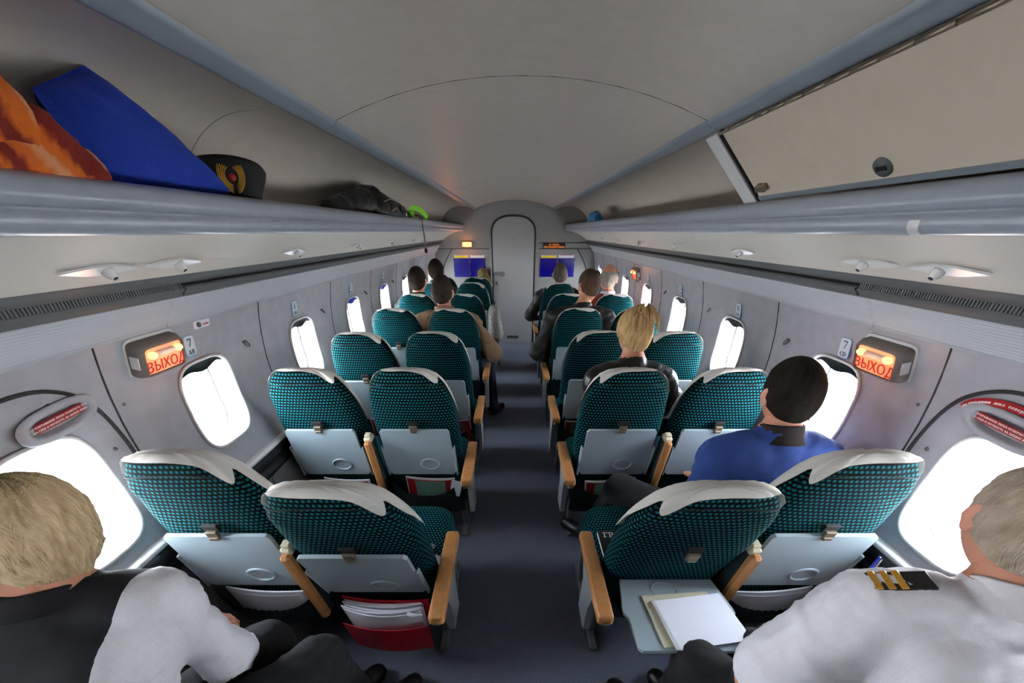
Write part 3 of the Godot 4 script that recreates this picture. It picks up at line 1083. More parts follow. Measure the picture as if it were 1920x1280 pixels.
func make_seat_meshes() -> void:
	var ys := [0.16, 0.18, 0.24, 0.32, 0.4, 0.48, 0.54, 0.6, 0.66, 0.72, 0.77, 0.82, 0.86, 0.9, 0.935, 0.965, 0.99, 1.012, 1.03, 1.047, 1.062, 1.075, 1.086, 1.094, 1.099, 1.1]
	var st := begin()
	var rows := []
	for y in ys:
		rows.append(back_ring(y, 40, 0.0, 0.007))
	grid(st, rows, true)
	fan(st, rows[rows.size() - 1])
	fan(st, rows[0], true)
	seat_mesh.backrest = finish(st, mats.fabric)
	# piping across the back near the top
	st = begin()
	var pip := PackedVector3Array()
	for i in 25:
		var u := lerpf(-1.0, 1.0, i / 24.0)
		var y := 1.02 + 0.018 * (1.0 - u * u)
		var x := u * tab(BACK_W, y) * 0.985
		var zc := back_z(y) + tab(BACK_T, minf(y, 0.98)) / 2.0
		var k := pow(maxf(0.0, 1.0 - pow(absf(u) * 0.985, 3.4)), 1.0 / 3.4)
		pip.append(V(x, y, zc - tab(BACK_T, y) / 2.0 * k - 0.001))
	tube(st, pip, 0.0028, 5)
	seat_mesh.piping = finish(st, mats.fabric_plain)
	# head cloths, three ways of hanging
	for kind in 5:
		st = begin()
		rows = []
		var n := 72
		var ring0 := super_ring(1.0, 1.0, n, 3.4)
		for i in 9:
			var t := i / 8.0
			var r := PackedVector3Array()
			for j in n:
				var a := TAU * j / n
				var c := cos(a)
				var sn := sin(a)
				var hem := 0.80 if sn > 0.35 else 1.048
				if sn <= 0.35:
					var drop := 0.0
					var base := 1.076 if kind < 2 else 1.09
					if kind == 0 or kind == 3:
						drop = (0.06 if kind < 2 else 0.04) * exp(-pow((c - 0.72) * 5.0, 2.0)) * clampf(-sn * 3.0, 0.0, 1.0) + 0.02 * clampf(c, 0.0, 1.0)
					elif kind == 1 or kind == 4:
						drop = (0.06 if kind < 2 else 0.04) * exp(-pow((c + 0.72) * 5.0, 2.0)) * clampf(-sn * 3.0, 0.0, 1.0) + 0.02 * clampf(-c, 0.0, 1.0)
					else:
						drop = 0.006 + 0.01 * sin(c * 4.0)
					hem = base - drop
					if sn > -0.25:
						var k := clampf((sn + 0.25) / 0.6, 0.0, 1.0)
						hem = lerpf(hem, 0.80, k * k * (3.0 - 2.0 * k))
				var y := lerpf(hem, 1.0995, 1.0 - pow(1.0 - t, 1.6))
				var grow := 0.004 + 0.003 * absf(sin(a * 7.0 + kind)) + 0.006 * (1.0 - t) * absf(sin(a * 3.0 + kind * 2.0))
				var hw := tab(BACK_W, y) + grow
				var th := tab(BACK_T, y) / 2.0 + grow
				var zc := back_z(y) + tab(BACK_T, minf(y, 0.98)) / 2.0
				r.append(V(ring0[j].x * hw, y + grow * 0.7, zc + ring0[j].y * th))
			rows.append(r)
		grid(st, rows, true)
		fan(st, rows[8])
		seat_mesh["cloth%d" % kind] = finish(st, mats.linen)
	# tray table, in the plane of the back
	var ev := V(0, 1, -SLOPE).normalized()
	var ew := V(0, -SLOPE, -1).normalized()
	var o := V(0, 0.65, back_z(0.65) - 0.006)
	st = begin()
	slab(st, PackedVector2Array([Vector2(-0.165, -0.15), Vector2(0.165, -0.15), Vector2(0.178, -0.135), Vector2(0.185, 0.02), Vector2(0.174, 0.035), Vector2(0.172, 0.14), Vector2(0.162, 0.152), Vector2(-0.162, 0.152), Vector2(-0.172, 0.14), Vector2(-0.174, 0.035), Vector2(-0.185, 0.02), Vector2(-0.178, -0.135)]), 0.014, o + ew * 0.004, V(1, 0, 0), ev, ew)
	seat_mesh.tray = finish(st, mats.tray)
	st = begin()
	var ring := PackedVector3Array()
	for i in 32:
		ring.append(o + V(1, 0, 0) * (0.045 + 0.047 * cos(TAU * i / 32.0)) + ev * (-0.075 + 0.036 * sin(TAU * i / 32.0)) + ew * 0.0172)
	tube(st, ring, 0.0062, 8, true)
	seat_mesh.ring = finish(st, mats.tray)
	for q in [-1.0, 1.0]:
		st = begin()
		box(st, o + V(q * 0.186, 0, 0) + ev * -0.055 + ew * 0.012, V(0.008, 0.2, 0.022), 0.003, Basis(V(1, 0, 0), ev, ew * -1.0))
		seat_mesh["arm%d" % int(q)] = finish(st, mats.tray_arm)
	st = begin()
	box(st, o + ev * 0.158 + ew * 0.016, V(0.036, 0.036, 0.012), 0.002, Basis(V(1, 0, 0), ev, ew * -1.0))
	box(st, o + ev * 0.146 + ew * 0.022, V(0.030, 0.014, 0.008), 0.002, Basis(V(1, 0, 0), ev, ew * -1.0))
	seat_mesh.latch = finish(st, mats.clip)
	st = begin()
	box(st, o + ev * 0.182 + ew * 0.006, V(0.05, 0.03, 0.012), 0.002, Basis(V(1, 0, 0), ev, ew * -1.0))
	seat_mesh.slot = finish(st, mats.slot)
	# literature pocket
	st = begin()
	rows = []
	for i in 11:
		var t := i / 10.0
		var r := PackedVector3Array()
		for j in 41:
			var u := lerpf(-1.0, 1.0, j / 40.0)
			var rim := 0.455 - 0.10 * (1.0 - pow(absf(u), 2.4))
			var y := lerpf(rim, 0.185, t)
			var bulge := (0.052 - 0.03 * t) * pow(maxf(0.0, 1.0 - pow(absf(u), 3.0)), 0.7) + 0.012 * sin(PI * t)
			var gather := 0.0035 * sin(u * 46.0) * pow(1.0 - t, 2.0) * (1.0 - absf(u))
			r.append(V(u * 0.202, y, back_z(y) - 0.006 - bulge - gather + 0.004 * noise.get_noise_2d(u * 4.0, t * 3.0)))
		rows.append(r)
	grid(st, rows)
	seat_mesh.pocket = finish(st, mats.fabric_plain)
	# cushion
	st = begin()
	rows = []
	for r in [[0.27, 0.9], [0.30, 1.0], [0.36, 1.01], [0.41, 1.01], [0.435, 0.985], [0.452, 0.94], [0.462, 0.86], [0.468, 0.7], [0.47, 0.4]]:
		var q := PackedVector3Array()
		for p in super_ring(0.213 * r[1], 0.25 * r[1], 40, 5.0):
			q.append(V(p.x, r[0], 0.40 + p.y))
		rows.append(q)
	grid(st, rows, true)
	fan(st, rows[8])
	fan(st, rows[0], true)
	seat_mesh.cushion = finish(st, mats.fabric)
	st = begin()
	box(st, V(0, 0.245, 0.40), V(0.40, 0.05, 0.46), 0.01)
	seat_mesh.pan = finish(st, mats.dark_frame)
	st = begin()
	box(st, V(0, 0.13, 0.22), V(0.03, 0.27, 0.045), 0.006, Basis(V(1, 0, 0), -0.22))
	seat_mesh.leg_rear = finish(st, mats.metal)
	st = begin()
	box(st, V(0, 0.13, 0.55), V(0.03, 0.27, 0.045), 0.006, Basis(V(1, 0, 0), 0.12))
	seat_mesh.leg_front = finish(st, mats.metal)
	st = begin()
	box(st, V(0, 0.018, 0.39), V(0.036, 0.03, 0.52), 0.006)
	seat_mesh.foot_bar = finish(st, mats.metal)
	# arm rest: wooden cap and grey side plate
	st = begin()
	rows = []
	for i in 9:
		var t := i / 8.0
		var zz := lerpf(-0.115, 0.29, t)
		var k: float = [0.55, 0.85, 0.97, 1.0, 1.0, 1.0, 0.97, 0.85, 0.55][i]
		if i == 1:
			zz = -0.112
		if i == 2:
			zz = -0.105
		if i == 6:
			zz = 0.28
		if i == 7:
			zz = 0.287
		var q := PackedVector3Array()
		for p in super_ring(0.027 * k, 0.021 * k, 24, 5.0):
			q.append(V(p.x, 0.582 + p.y, zz))
		rows.append(q)
	grid(st, rows, true)
	fan(st, rows[0], true)
	fan(st, rows[8])
	seat_mesh.arm_cap = finish(st, mats.wood)
	st = begin()
	slab(st, PackedVector2Array([Vector2(-0.105, 0.562), Vector2(-0.10, 0.542), Vector2(0.03, 0.525), Vector2(0.07, 0.40), Vector2(0.09, 0.24), Vector2(0.21, 0.24), Vector2(0.20, 0.42), Vector2(0.25, 0.53), Vector2(0.28, 0.562)]), 0.026, V(-0.013, 0, 0), V(0, 0, 1), V(0, 1, 0), V(1, 0, 0))
	seat_mesh.arm_plate = finish(st, mats.seat_shell)
	# arm rest folded up between two seats
	st = begin()
	var bb := Basis(V(1, 0, 0), -0.16)
	box(st, V(0, 0.55, 0.045), V(0.034, 0.40, 0.036), 0.01, bb)
	seat_mesh.fold_cap = finish(st, mats.wood)
	st = begin()
	box(st, V(0, 0.55, 0.085), V(0.040, 0.38, 0.05), 0.01, bb)
	seat_mesh.fold_body = finish(st, mats.fabric_plain)
	st = begin()
	box(st, V(0, 0.752, 0.045), V(0.040, 0.03, 0.055), 0.008, bb)
	box(st, V(0, 0.772, 0.04), V(0.030, 0.012, 0.03), 0.004, bb)
	seat_mesh.ashtray = finish(st, mats.ashtray)
	# open tray
	st = begin()
	slab(st, PackedVector2Array([Vector2(-0.165, 0.0), Vector2(0.165, 0.0), Vector2(0.185, 0.12), Vector2(0.185, 0.14), Vector2(0.172, 0.16), Vector2(0.17, 0.262), Vector2(0.16, 0.272), Vector2(-0.16, 0.272), Vector2(-0.17, 0.262), Vector2(-0.172, 0.16), Vector2(-0.185, 0.14), Vector2(-0.185, 0.12)]), 0.014, V(0, 0.545, 0.075), V(1, 0, 0), V(0, 0, -1), V(0, 1, 0))
	seat_mesh.tray_open = finish(st, mats.tray)
	st = begin()
	ring = PackedVector3Array()
	for i in 32:
		ring.append(V(-0.02 + 0.045 * cos(TAU * i / 32.0), 0.5595, 0.028 + 0.034 * sin(TAU * i / 32.0)))
	tube(st, ring, 0.0035, 6, true)
	seat_mesh.ring_open = finish(st, mats.tray)
	# lap belt
	st = begin()
	var rowa := PackedVector3Array()
	var rowb := PackedVector3Array()
	for i in 9:
		var t := i / 8.0
		rowa.append(V(0.2 - 0.2 * t, 0.474 + 0.01 * sin(t * 5.0), 0.22 + 0.02 * sin(t * 3.0)))
		rowb.append(V(0.2 - 0.2 * t, 0.474 + 0.01 * sin(t * 5.0), 0.265 + 0.02 * sin(t * 3.0)))
	grid(st, [rowa, rowb])
	seat_mesh.belt = finish(st, mats.black)

const SIDE_WORD := {-1.0: "AB", 1.0: "CD"}
const ROW_WORD := ["eight", "seven", "six", "five", "four", "three", "two", "one"]

func seat(s: float, row: int, aisle: bool, x: float, z: float, lean: float, cloth: int, tray_open := false) -> Node3D:
	var label := "teal dotted %s seat of row %s, %s side" % ["aisle" if aisle else "window", ROW_WORD[row], SIDE_WORD[s]]
	if tray_open:
		label += ", with its tray table folded down"
	var o := thing("airline_seat", label, "seat", V(x, 0, z), "cabin seats")
	var back := Transform3D(Basis(Vector3(1, 0, 0), deg_to_rad(lean)), Vector3.ZERO)
	var hinge := Vector3(HINGE.x, HINGE.y, -HINGE.z)
	var bt := Transform3D(back.basis, hinge - back.basis * hinge)
	var names := [["backrest", "backrest"], ["piping", "piping"], ["head_cloth", "cloth%d" % cloth], ["latch_slot", "slot"], ["tray_latch", "latch"], ["literature_pocket", "pocket"]]
	for n in names:
		var q := put(seat_mesh[n[1]], n[0], o)
		q.transform = bt
		if n[0] == "head_cloth":
			q.set_meta("label", "white head cloth")
	if tray_open:
		var q := put(seat_mesh.tray_open, "tray_table", o)
		put(seat_mesh.ring_open, "cup_ring", q)
	else:
		var q := put(seat_mesh.tray, "tray_table", o)
		q.transform = bt
		q.set_meta("label", "pale grey folded tray table")
		put(seat_mesh.ring, "cup_ring", q)
		put(seat_mesh["arm-1"], "tray_arm", q)
		put(seat_mesh["arm1"], "tray_arm", q)
	put(seat_mesh.cushion, "seat_cushion", o)
	put(seat_mesh.pan, "seat_pan", o)
	var lx: float = -s * 0.185 if aisle else s * 0.13
	for n in ["leg_rear", "leg_front", "foot_bar"]:
		put(seat_mesh[n], "foot_bar" if n == "foot_bar" else "leg", o, V(lx, 0, 0))
	if aisle:
		var q := put(seat_mesh.arm_cap, "armrest", o, V(-s * 0.258, 0, 0))
		q.set_meta("label", "wooden aisle armrest")
		put(seat_mesh.arm_plate, "side_plate", o, V(-s * 0.252, 0, 0))
		q = put(seat_mesh.fold_cap, "raised_armrest", o, V(s * 0.2315, 0, 0))
		put(seat_mesh.ashtray, "ashtray", q)
		put(seat_mesh.fold_body, "armrest_pad", q)
	return o

# row: eight is the row of the two crew members, one is by the bulkhead
const ROW_Z := [-0.06, 0.83, 1.59, 2.30, 3.12, 3.92, 4.80, 5.50]
var seats := {}

func build_seats() -> void:
	make_seat_meshes()
	for s in [-1.0, 1.0]:
		for row in 8:
			if s > 0 and row == 7:
				continue
			for aisle in [true, false]:
				var x: float = s * (0.515 if aisle else 0.983)
				var z: float = ROW_Z[row]
				var lean := 0.0
				if row == 1:
					lean = 8.5 if aisle else -1.0
					x = s * (0.528 if aisle else 0.985)
				elif row > 2:
					lean = rng.randf_range(-1.5, 1.5)
				var cloth := 2
				if row <= 1:
					cloth = 0 if s < 0 else 1
				elif row == 2 or row % 3 == 0:
					cloth = 3 if s < 0 else 4
				seats["%s%d%s" % ["L" if s < 0 else "R", row, "a" if aisle else "w"]] = seat(s, row, aisle, x, z, lean, cloth, s > 0 and row == 1 and aisle)

# ------------------------------------------------------------------ people: a smooth field round a skeleton, meshed as surface nets
# bone: [a, b, radius a, radius b, region]; coordinates are cabin coordinates relative to the person's base.
func nets(bones: Array, cell: float, k: float) -> Dictionary:
	var lo := Vector3(1e9, 1e9, 1e9)
	var hi := -lo
	for b in bones:
		var r: float = maxf(b[2], b[3]) + 3.0 * cell
		lo = lo.min((b[0] as Vector3).min(b[1]) - Vector3.ONE * r)
		hi = hi.max((b[0] as Vector3).max(b[1]) + Vector3.ONE * r)
	var nx := int(ceil((hi.x - lo.x) / cell)) + 1
	var ny := int(ceil((hi.y - lo.y) / cell)) + 1
	var nz := int(ceil((hi.z - lo.z) / cell)) + 1
	var f := PackedFloat32Array()
	f.resize(nx * ny * nz)
	f.fill(9.0)
	var raw := PackedFloat32Array()
	raw.resize(nx * ny * nz)
	raw.fill(9.0)
	var reg := PackedByteArray()
	reg.resize(nx * ny * nz)
	for b in bones:
		var a: Vector3 = b[0]
		var c: Vector3 = b[1]
		var ra: float = b[2]
		var rb: float = b[3]
		var ax := c - a
		var len2 := maxf(ax.length_squared(), 1e-9)
		var m := maxf(ra, rb) + k + 2.0 * cell
		var p0 := (a.min(c) - Vector3.ONE * m - lo) / cell
		var p1 := (a.max(c) + Vector3.ONE * m - lo) / cell
		var x0 := maxi(0, int(p0.x))
		var x1 := mini(nx - 1, int(p1.x) + 1)
		var y0 := maxi(0, int(p0.y))
		var y1 := mini(ny - 1, int(p1.y) + 1)
		var z0 := maxi(0, int(p0.z))
		var z1 := mini(nz - 1, int(p1.z) + 1)
		var rg: int = b[4]
		for z in range(z0, z1 + 1):
			for y in range(y0, y1 + 1):
				var at := (z * ny + y) * nx
				var p := Vector3(lo.x + x0 * cell, lo.y + y * cell, lo.z + z * cell) - a
				for x in range(x0, x1 + 1):
					var t := clampf(p.dot(ax) / len2, 0.0, 1.0)
					var d := (p - ax * t).length() - (ra + (rb - ra) * t)
					p.x += cell
					if d < raw[at + x]:
						raw[at + x] = d
						reg[at + x] = rg
					var o := f[at + x]
					var h := maxf(k - absf(d - o), 0.0)
					f[at + x] = minf(d, o) - h * h / (4.0 * k)
	# vertices
	var index := {}
	var verts := PackedVector3Array()
	var regs := PackedByteArray()
	var sx := 1
	var sy := nx
	var sz := nx * ny
	var limit := cell * 1.8
	for z in nz - 1:
		for y in ny - 1:
			var row := (z * ny + y) * nx
			for x in nx - 1:
				var i := row + x
				if absf(f[i]) > limit:
					continue
				var v := [f[i], f[i + 1], f[i + sy], f[i + sy + 1], f[i + sz], f[i + sz + 1], f[i + sz + sy], f[i + sz + sy + 1]]
				var neg := 0
				for q in v:
					if q < 0.0:
						neg += 1
				if neg == 0 or neg == 8:
					continue
				var acc := Vector3.ZERO
				var n := 0
				for e in EDGES:
					var u: float = v[e[0]]
					var w: float = v[e[1]]
					if (u < 0.0) != (w < 0.0):
						acc += (CORNER[e[0]] as Vector3).lerp(CORNER[e[1]], u / (u - w))
						n += 1
				index[i] = verts.size()
				verts.append(lo + (Vector3(x, y, z) + acc / n) * cell)
				regs.append(reg[i])
	# faces
	var faces := PackedInt32Array()
	for i in index:
		for ax in [[sx, sy, sz], [sy, sz, sx], [sz, sx, sy]]:
			var a: float = f[i]
			var b: float = f[i + ax[0]]
			if (a < 0.0) == (b < 0.0):
				continue
			var i1: int = i - ax[1]
			var i2: int = i - ax[1] - ax[2]
			var i3: int = i - ax[2]
			if not (index.has(i1) and index.has(i2) and index.has(i3)):
				continue
			if a < 0.0:
				faces.append_array([index[i], index[i1], index[i2], index[i], index[i2], index[i3]])
			else:
				faces.append_array([index[i], index[i2], index[i1], index[i], index[i3], index[i2]])
	var normals := PackedVector3Array()
	normals.resize(verts.size())
	for t in range(0, faces.size(), 3):
		var n := (verts[faces[t + 1]] - verts[faces[t]]).cross(verts[faces[t + 2]] - verts[faces[t]])
		for q in 3:
			normals[faces[t + q]] += n
	for t in normals.size():
		normals[t] = normals[t].normalized()
	return {"v": verts, "n": normals, "f": faces, "r": regs, "b": bones}

const CORNER := [Vector3(0, 0, 0), Vector3(1, 0, 0), Vector3(0, 1, 0), Vector3(1, 1, 0), Vector3(0, 0, 1), Vector3(1, 0, 1), Vector3(0, 1, 1), Vector3(1, 1, 1)]
const EDGES := [[0, 1], [2, 3], [4, 5], [6, 7], [0, 2], [1, 3], [4, 6], [5, 7], [0, 4], [1, 5], [2, 6], [3, 7]]

# adds a net to the tools of its regions; folds: depth of the creases in cloth
func pour(net: Dictionary, tools: Dictionary, folds: Dictionary, armhole = null) -> void:
	var v: PackedVector3Array = net.v
	var n: PackedVector3Array = net.n
	var f: PackedInt32Array = net.f
	var r: PackedByteArray = net.r
	if armhole != null:
		for i in v.size():
			if r[i] == 1 or r[i] == 4:
				r[i] = 4 if armhole.call(v[i]) > 0.0 else 1
	for i in v.size():
		var d: float = folds.get(r[i], 0.0)
		if d > 0.0:
			var p := v[i]
			var w := noise.get_noise_3d(p.x * 7.0, p.y * 11.0, p.z * 7.0)
			v[i] = p + n[i] * d * (1.0 - 2.6 * absf(w))
			if folds.has(101) and r[i] == 1:
				v[i] += n[i] * folds[101] * (absf(sin(p.y * 42.0 + p.x * 16.0)) + absf(sin(p.y * 42.0 - p.x * 16.0)) - 1.0)
	var fresh := PackedVector3Array()
	fresh.resize(v.size())
	for t in range(0, f.size(), 3):
		var nn := (v[f[t + 1]] - v[f[t]]).cross(v[f[t + 2]] - v[f[t]])
		for q in 3:
			fresh[f[t + q]] += nn
	for t in range(0, f.size(), 3):
		var a: int = r[f[t]]
		var b: int = r[f[t + 1]]
		var c: int = r[f[t + 2]]
		if a == b and b == c:
			for q in 3:
				drop(tools, a, v[f[t + q]], fresh[f[t + q]])
			continue
		# cut the triangle where two garments (or garment and skin) are equally near
		var g := a
		var h := b if b != a else c
		var s := PackedFloat32Array()
		if armhole != null and g + h == 5 and g != 2 and g != 3:
			for q in 3:
				s.append(armhole.call(v[f[t + q]]) * (1.0 if g == 1 else -1.0))
		else:
			for q in 3:
				s.append(reach(net.b, g, v[f[t + q]]) - reach(net.b, h, v[f[t + q]]))
		for side in [1.0, -1.0]:
			var poly := []
			for q in 3:
				var q2 := (q + 1) % 3
				var i := f[t + q]
				var j := f[t + q2]
				var u: float = s[q] * side
				var w: float = s[q2] * side
				if u <= 0.0:
					poly.append([v[i], fresh[i]])
				if (u < 0.0 and w > 0.0) or (u > 0.0 and w < 0.0):
					var k := u / (u - w)
					poly.append([v[i].lerp(v[j], k), fresh[i].normalized().lerp(fresh[j].normalized(), k)])
			for q in range(1, poly.size() - 1):
				for m in [poly[0], poly[q], poly[q + 1]]:
					drop(tools, g if side > 0.0 else h, m[0], m[1])

func drop(tools: Dictionary, g: int, p: Vector3, n: Vector3) -> void:
	if not tools.has(g):
		tools[g] = begin()
	var st: SurfaceTool = tools[g]
	var nn := n.normalized()
	st.set_normal(Vector3(nn.x, nn.y, -nn.z))
	st.add_vertex(Vector3(p.x, p.y, -p.z))

func reach(bones: Array, g: int, p: Vector3) -> float:
	var best := 9.0
	for b in bones:
		if b[4] != g:
			continue
		var ax: Vector3 = b[1] - b[0]
		var t := clampf((p - b[0]).dot(ax) / maxf(ax.length_squared(), 1e-9), 0.0, 1.0)
		best = minf(best, (p - b[0] - ax * t).length() - lerpf(b[2], b[3], t))
	return best

func hand_bones(w: Vector3, fwd: Vector3, up: Vector3, thumb_side: float, curl: float) -> Array:
	var f := fwd.normalized()
	var n := (up - f * up.dot(f)).normalized()
	var l := f.cross(n) * thumb_side
	var out := []
	var palm := w + f * 0.045
	for k in 4:
		out.append([w, w + f * 0.085 + l * (0.030 - 0.020 * k), 0.020, 0.0115, 0])
	var lens := [0.074, 0.084, 0.078, 0.06]
	for k in 4:
		var p := w + f * 0.087 + l * (0.031 - 0.0205 * k)
		var d := f
		var rad := 0.0098 if k < 3 else 0.0085
		for seg in 3:
			var bend: float = curl * (0.35 + 0.35 * seg)
			d = (f * cos(bend) - n * sin(bend)).normalized()
			var q: Vector3 = p + d * lens[k] * [0.45, 0.32, 0.25][seg]
			out.append([p, q, rad, rad - 0.0008, 0])
			p = q
			rad -= 0.0008
	var tp := w + f * 0.025 + l * 0.026
	var t1 := tp + (f * 0.6 + l * 0.75 - n * 0.25).normalized() * 0.042
	var t2 := t1 + (f * 0.85 + l * 0.45 - n * 0.4).normalized() * 0.032
	out.append([tp, t1, 0.016, 0.012, 0])
	out.append([t1, t2, 0.0118, 0.0095, 0])
	return out

# ------------------------------------------------------------------ heads
func head_point(th: float, ph: float) -> Vector3:
	# th from the crown down, ph round the head from the face; the face looks to +z
	var d := V(sin(th) * sin(ph), cos(th), sin(th) * cos(ph))
	var p := V(d.x * 0.076, d.y * (0.118 if d.y > 0 else 0.125), d.z * (0.092 if d.z > 0 else 0.102))
	var low := clampf(-p.y / 0.125, 0.0, 1.0)
	p.x *= 1.0 - 0.30 * low * low
	if d.z < 0:
		p.z *= 1.0 - 0.42 * low * low
	else:
		p.z *= 1.0 - 0.05 * low
	p.x *= 1.0 + 0.05 * exp(-pow((p.y - 0.04) / 0.05, 2.0)) * clampf(-d.z + 0.4, 0.0, 1.0)
	if d.z > 0.0:
		var x := p.x
		var y := p.y
		p.z += 0.024 * exp(-pow(x / 0.011, 2.0) - pow((y + 0.022) / 0.022, 2.0))
		p.z += 0.010 * exp(-pow(x / 0.010, 2.0) - pow((y - 0.005) / 0.03, 2.0))
		p.z -= 0.010 * (exp(-pow((x - 0.032) / 0.015, 2.0)) + exp(-pow((x + 0.032) / 0.015, 2.0))) * exp(-pow((y - 0.002) / 0.013, 2.0))
		p.z += 0.006 * exp(-pow(x / 0.045, 2.0) - pow((y - 0.024) / 0.010, 2.0))
		p.z += 0.007 * exp(-pow(x / 0.022, 2.0) - pow((y + 0.062) / 0.010, 2.0))
		p.z -= 0.004 * exp(-pow(x / 0.022, 2.0) - pow((y + 0.063) / 0.0025, 2.0))
		p.z += 0.010 * exp(-pow(x / 0.022, 2.0) - pow((y + 0.100) / 0.018, 2.0))
	return p

func step(a: float, b: float, x: float) -> float:
	var t := clampf((x - a) / (b - a), 0.0, 1.0)
	return t * t * (3.0 - 2.0 * t)

func hair_depth(style: String, th: float, ph: float, p: Vector3) -> float:
	var back := 0.5 - 0.5 * cos(ph)   # 0 at the face, 1 at the nape
	var n := noise.get_noise_3d(ph * 9.0, p.y * 14.0, 2.0)
	var line := 0.0
	match style:
		"short":
			line = tab([[0.0, 0.062], [0.25, 0.045], [0.36, 0.0], [0.42, -0.035], [0.46, -0.03], [0.5, 0.0], [0.56, -0.03], [0.6, -0.045], [0.8, -0.068], [1.0, -0.078]], back)
			return lerpf(-0.008, 0.0075 + 0.004 * step(0.0, 0.08, p.y) + 0.0012 * n, step(line - 0.012, line + 0.014, p.y))
		"balding":
			line = tab([[0.0, 0.2], [0.3, 0.2], [0.42, 0.02], [0.6, -0.03], [1.0, -0.075]], back)
			var top := tab([[0.0, -0.1], [0.4, 0.03], [0.6, 0.055], [1.0, 0.06]], back)
			return lerpf(-0.008, 0.0065 + 0.001 * n, step(line - 0.01, line + 0.012, p.y) * step(top + 0.025, top - 0.02, p.y))
		"bob":
			line = tab([[0.0, 0.058], [0.2, 0.045], [0.32, -0.02], [0.42, -0.085], [0.6, -0.14], [1.0, -0.16]], back)
			var strand := 0.5 + 0.5 * noise.get_noise_3d(ph * 7.0 + p.y * 14.0, p.y * 9.0, 5.0) * 0.7 + 0.3 * noise.get_noise_3d(ph * 24.0 + p.y * 20.0, p.y * 6.0, 8.0)
			return lerpf(-0.01, 0.006 + 0.010 * step(-0.02, 0.10, p.y) + 0.020 * strand, step(line - 0.006 + 0.03 * strand, line + 0.02 + 0.045 * strand, p.y))
		"ponytail":
			line = tab([[0.0, 0.06], [0.3, 0.03], [0.42, -0.03], [0.5, -0.03], [0.6, -0.075], [1.0, -0.108]], back)
			var s2 := 0.5 + 0.5 * noise.get_noise_3d(ph * 22.0, p.y * 5.0, 7.0)
			return lerpf(-0.009, 0.012 + 0.008 * s2, step(line - 0.01, line + 0.014, p.y))
	return -0.01

func add_head(skin: SurfaceTool, hair: SurfaceTool, t: Transform3D, style: String, tone: Color, streak: Color) -> void:
	var nl := 64 if style == "bob" or style == "ponytail" else 44
	var ns := 120 if style == "bob" or style == "ponytail" else 60
	var rows := []
	var hrows := []
	var cols := []
	for i in nl + 1:
		var th := PI * i / nl
		var r := PackedVector3Array()
		var h := PackedVector3Array()
		var c := PackedColorArray()
		for j in ns:
			var ph := TAU * j / ns
			var p := head_point(th, ph)
			var out := V(p.x / 0.0058, p.y / 0.014, p.z / 0.0094).normalized()
			r.append(t * p)
			h.append(t * (p + out * hair_depth(style, th, ph, p)))
			var w := 0.5 + 0.5 * noise.get_noise_3d(ph * 24.0 + p.y * 20.0, p.y * 6.0, 8.0) + 0.35 * noise.get_noise_3d(ph * 7.0 + p.y * 14.0, p.y * 9.0, 5.0)
			c.append(tone.lerp(streak, clampf(w * 1.3 - 0.15, 0.0, 1.0)))
		rows.append(r)
		hrows.append(h)
		cols.append(c)
	grid(skin, rows, true)
	for i in nl:
		for j in ns:
			var k := (j + 1) % ns
			for q in [[i, j], [i, k], [i + 1, k], [i, j], [i + 1, k], [i + 1, j]]:
				var p: Vector3 = hrows[q[0]][q[1]]
				hair.set_color(cols[q[0]][q[1]])
				hair.add_vertex(Vector3(p.x, p.y, -p.z))
	for s in [-1.0, 1.0]:
		var er := []
		for i in 9:
			var a := -PI / 2.0 + PI * i / 8.0
			var ring := PackedVector3Array()
			for j in 16:
				var b := TAU * j / 16.0
				var q := V(sin(a) * 0.010, cos(a) * sin(b) * 0.033, cos(a) * cos(b) * 0.020)
				if sin(b) < 0:
					q.z *= 0.75
				# hollow of the ear on its outer face
				if i > 4:
					q.x -= 0.008 * exp(-pow(cos(a) / 0.6, 2.0))
				q = Basis(V(0, 1, 0), 0.5) * q
				ring.append(t * (V(s * 0.0815, -0.008, -0.008) + V(q.x * s, q.y, q.z)))
			er.append(ring)
		grid(skin, er, true)

func cloth_mat(key: String, col: Color, rough := 0.9) -> StandardMaterial3D:
	if not mats.has(key):
		var m := mat(key, col, rough)
		m.albedo_texture = weave(128, key.hash() % 1000, 0.12)
		tri(m, 14.0)
	return mats[key]

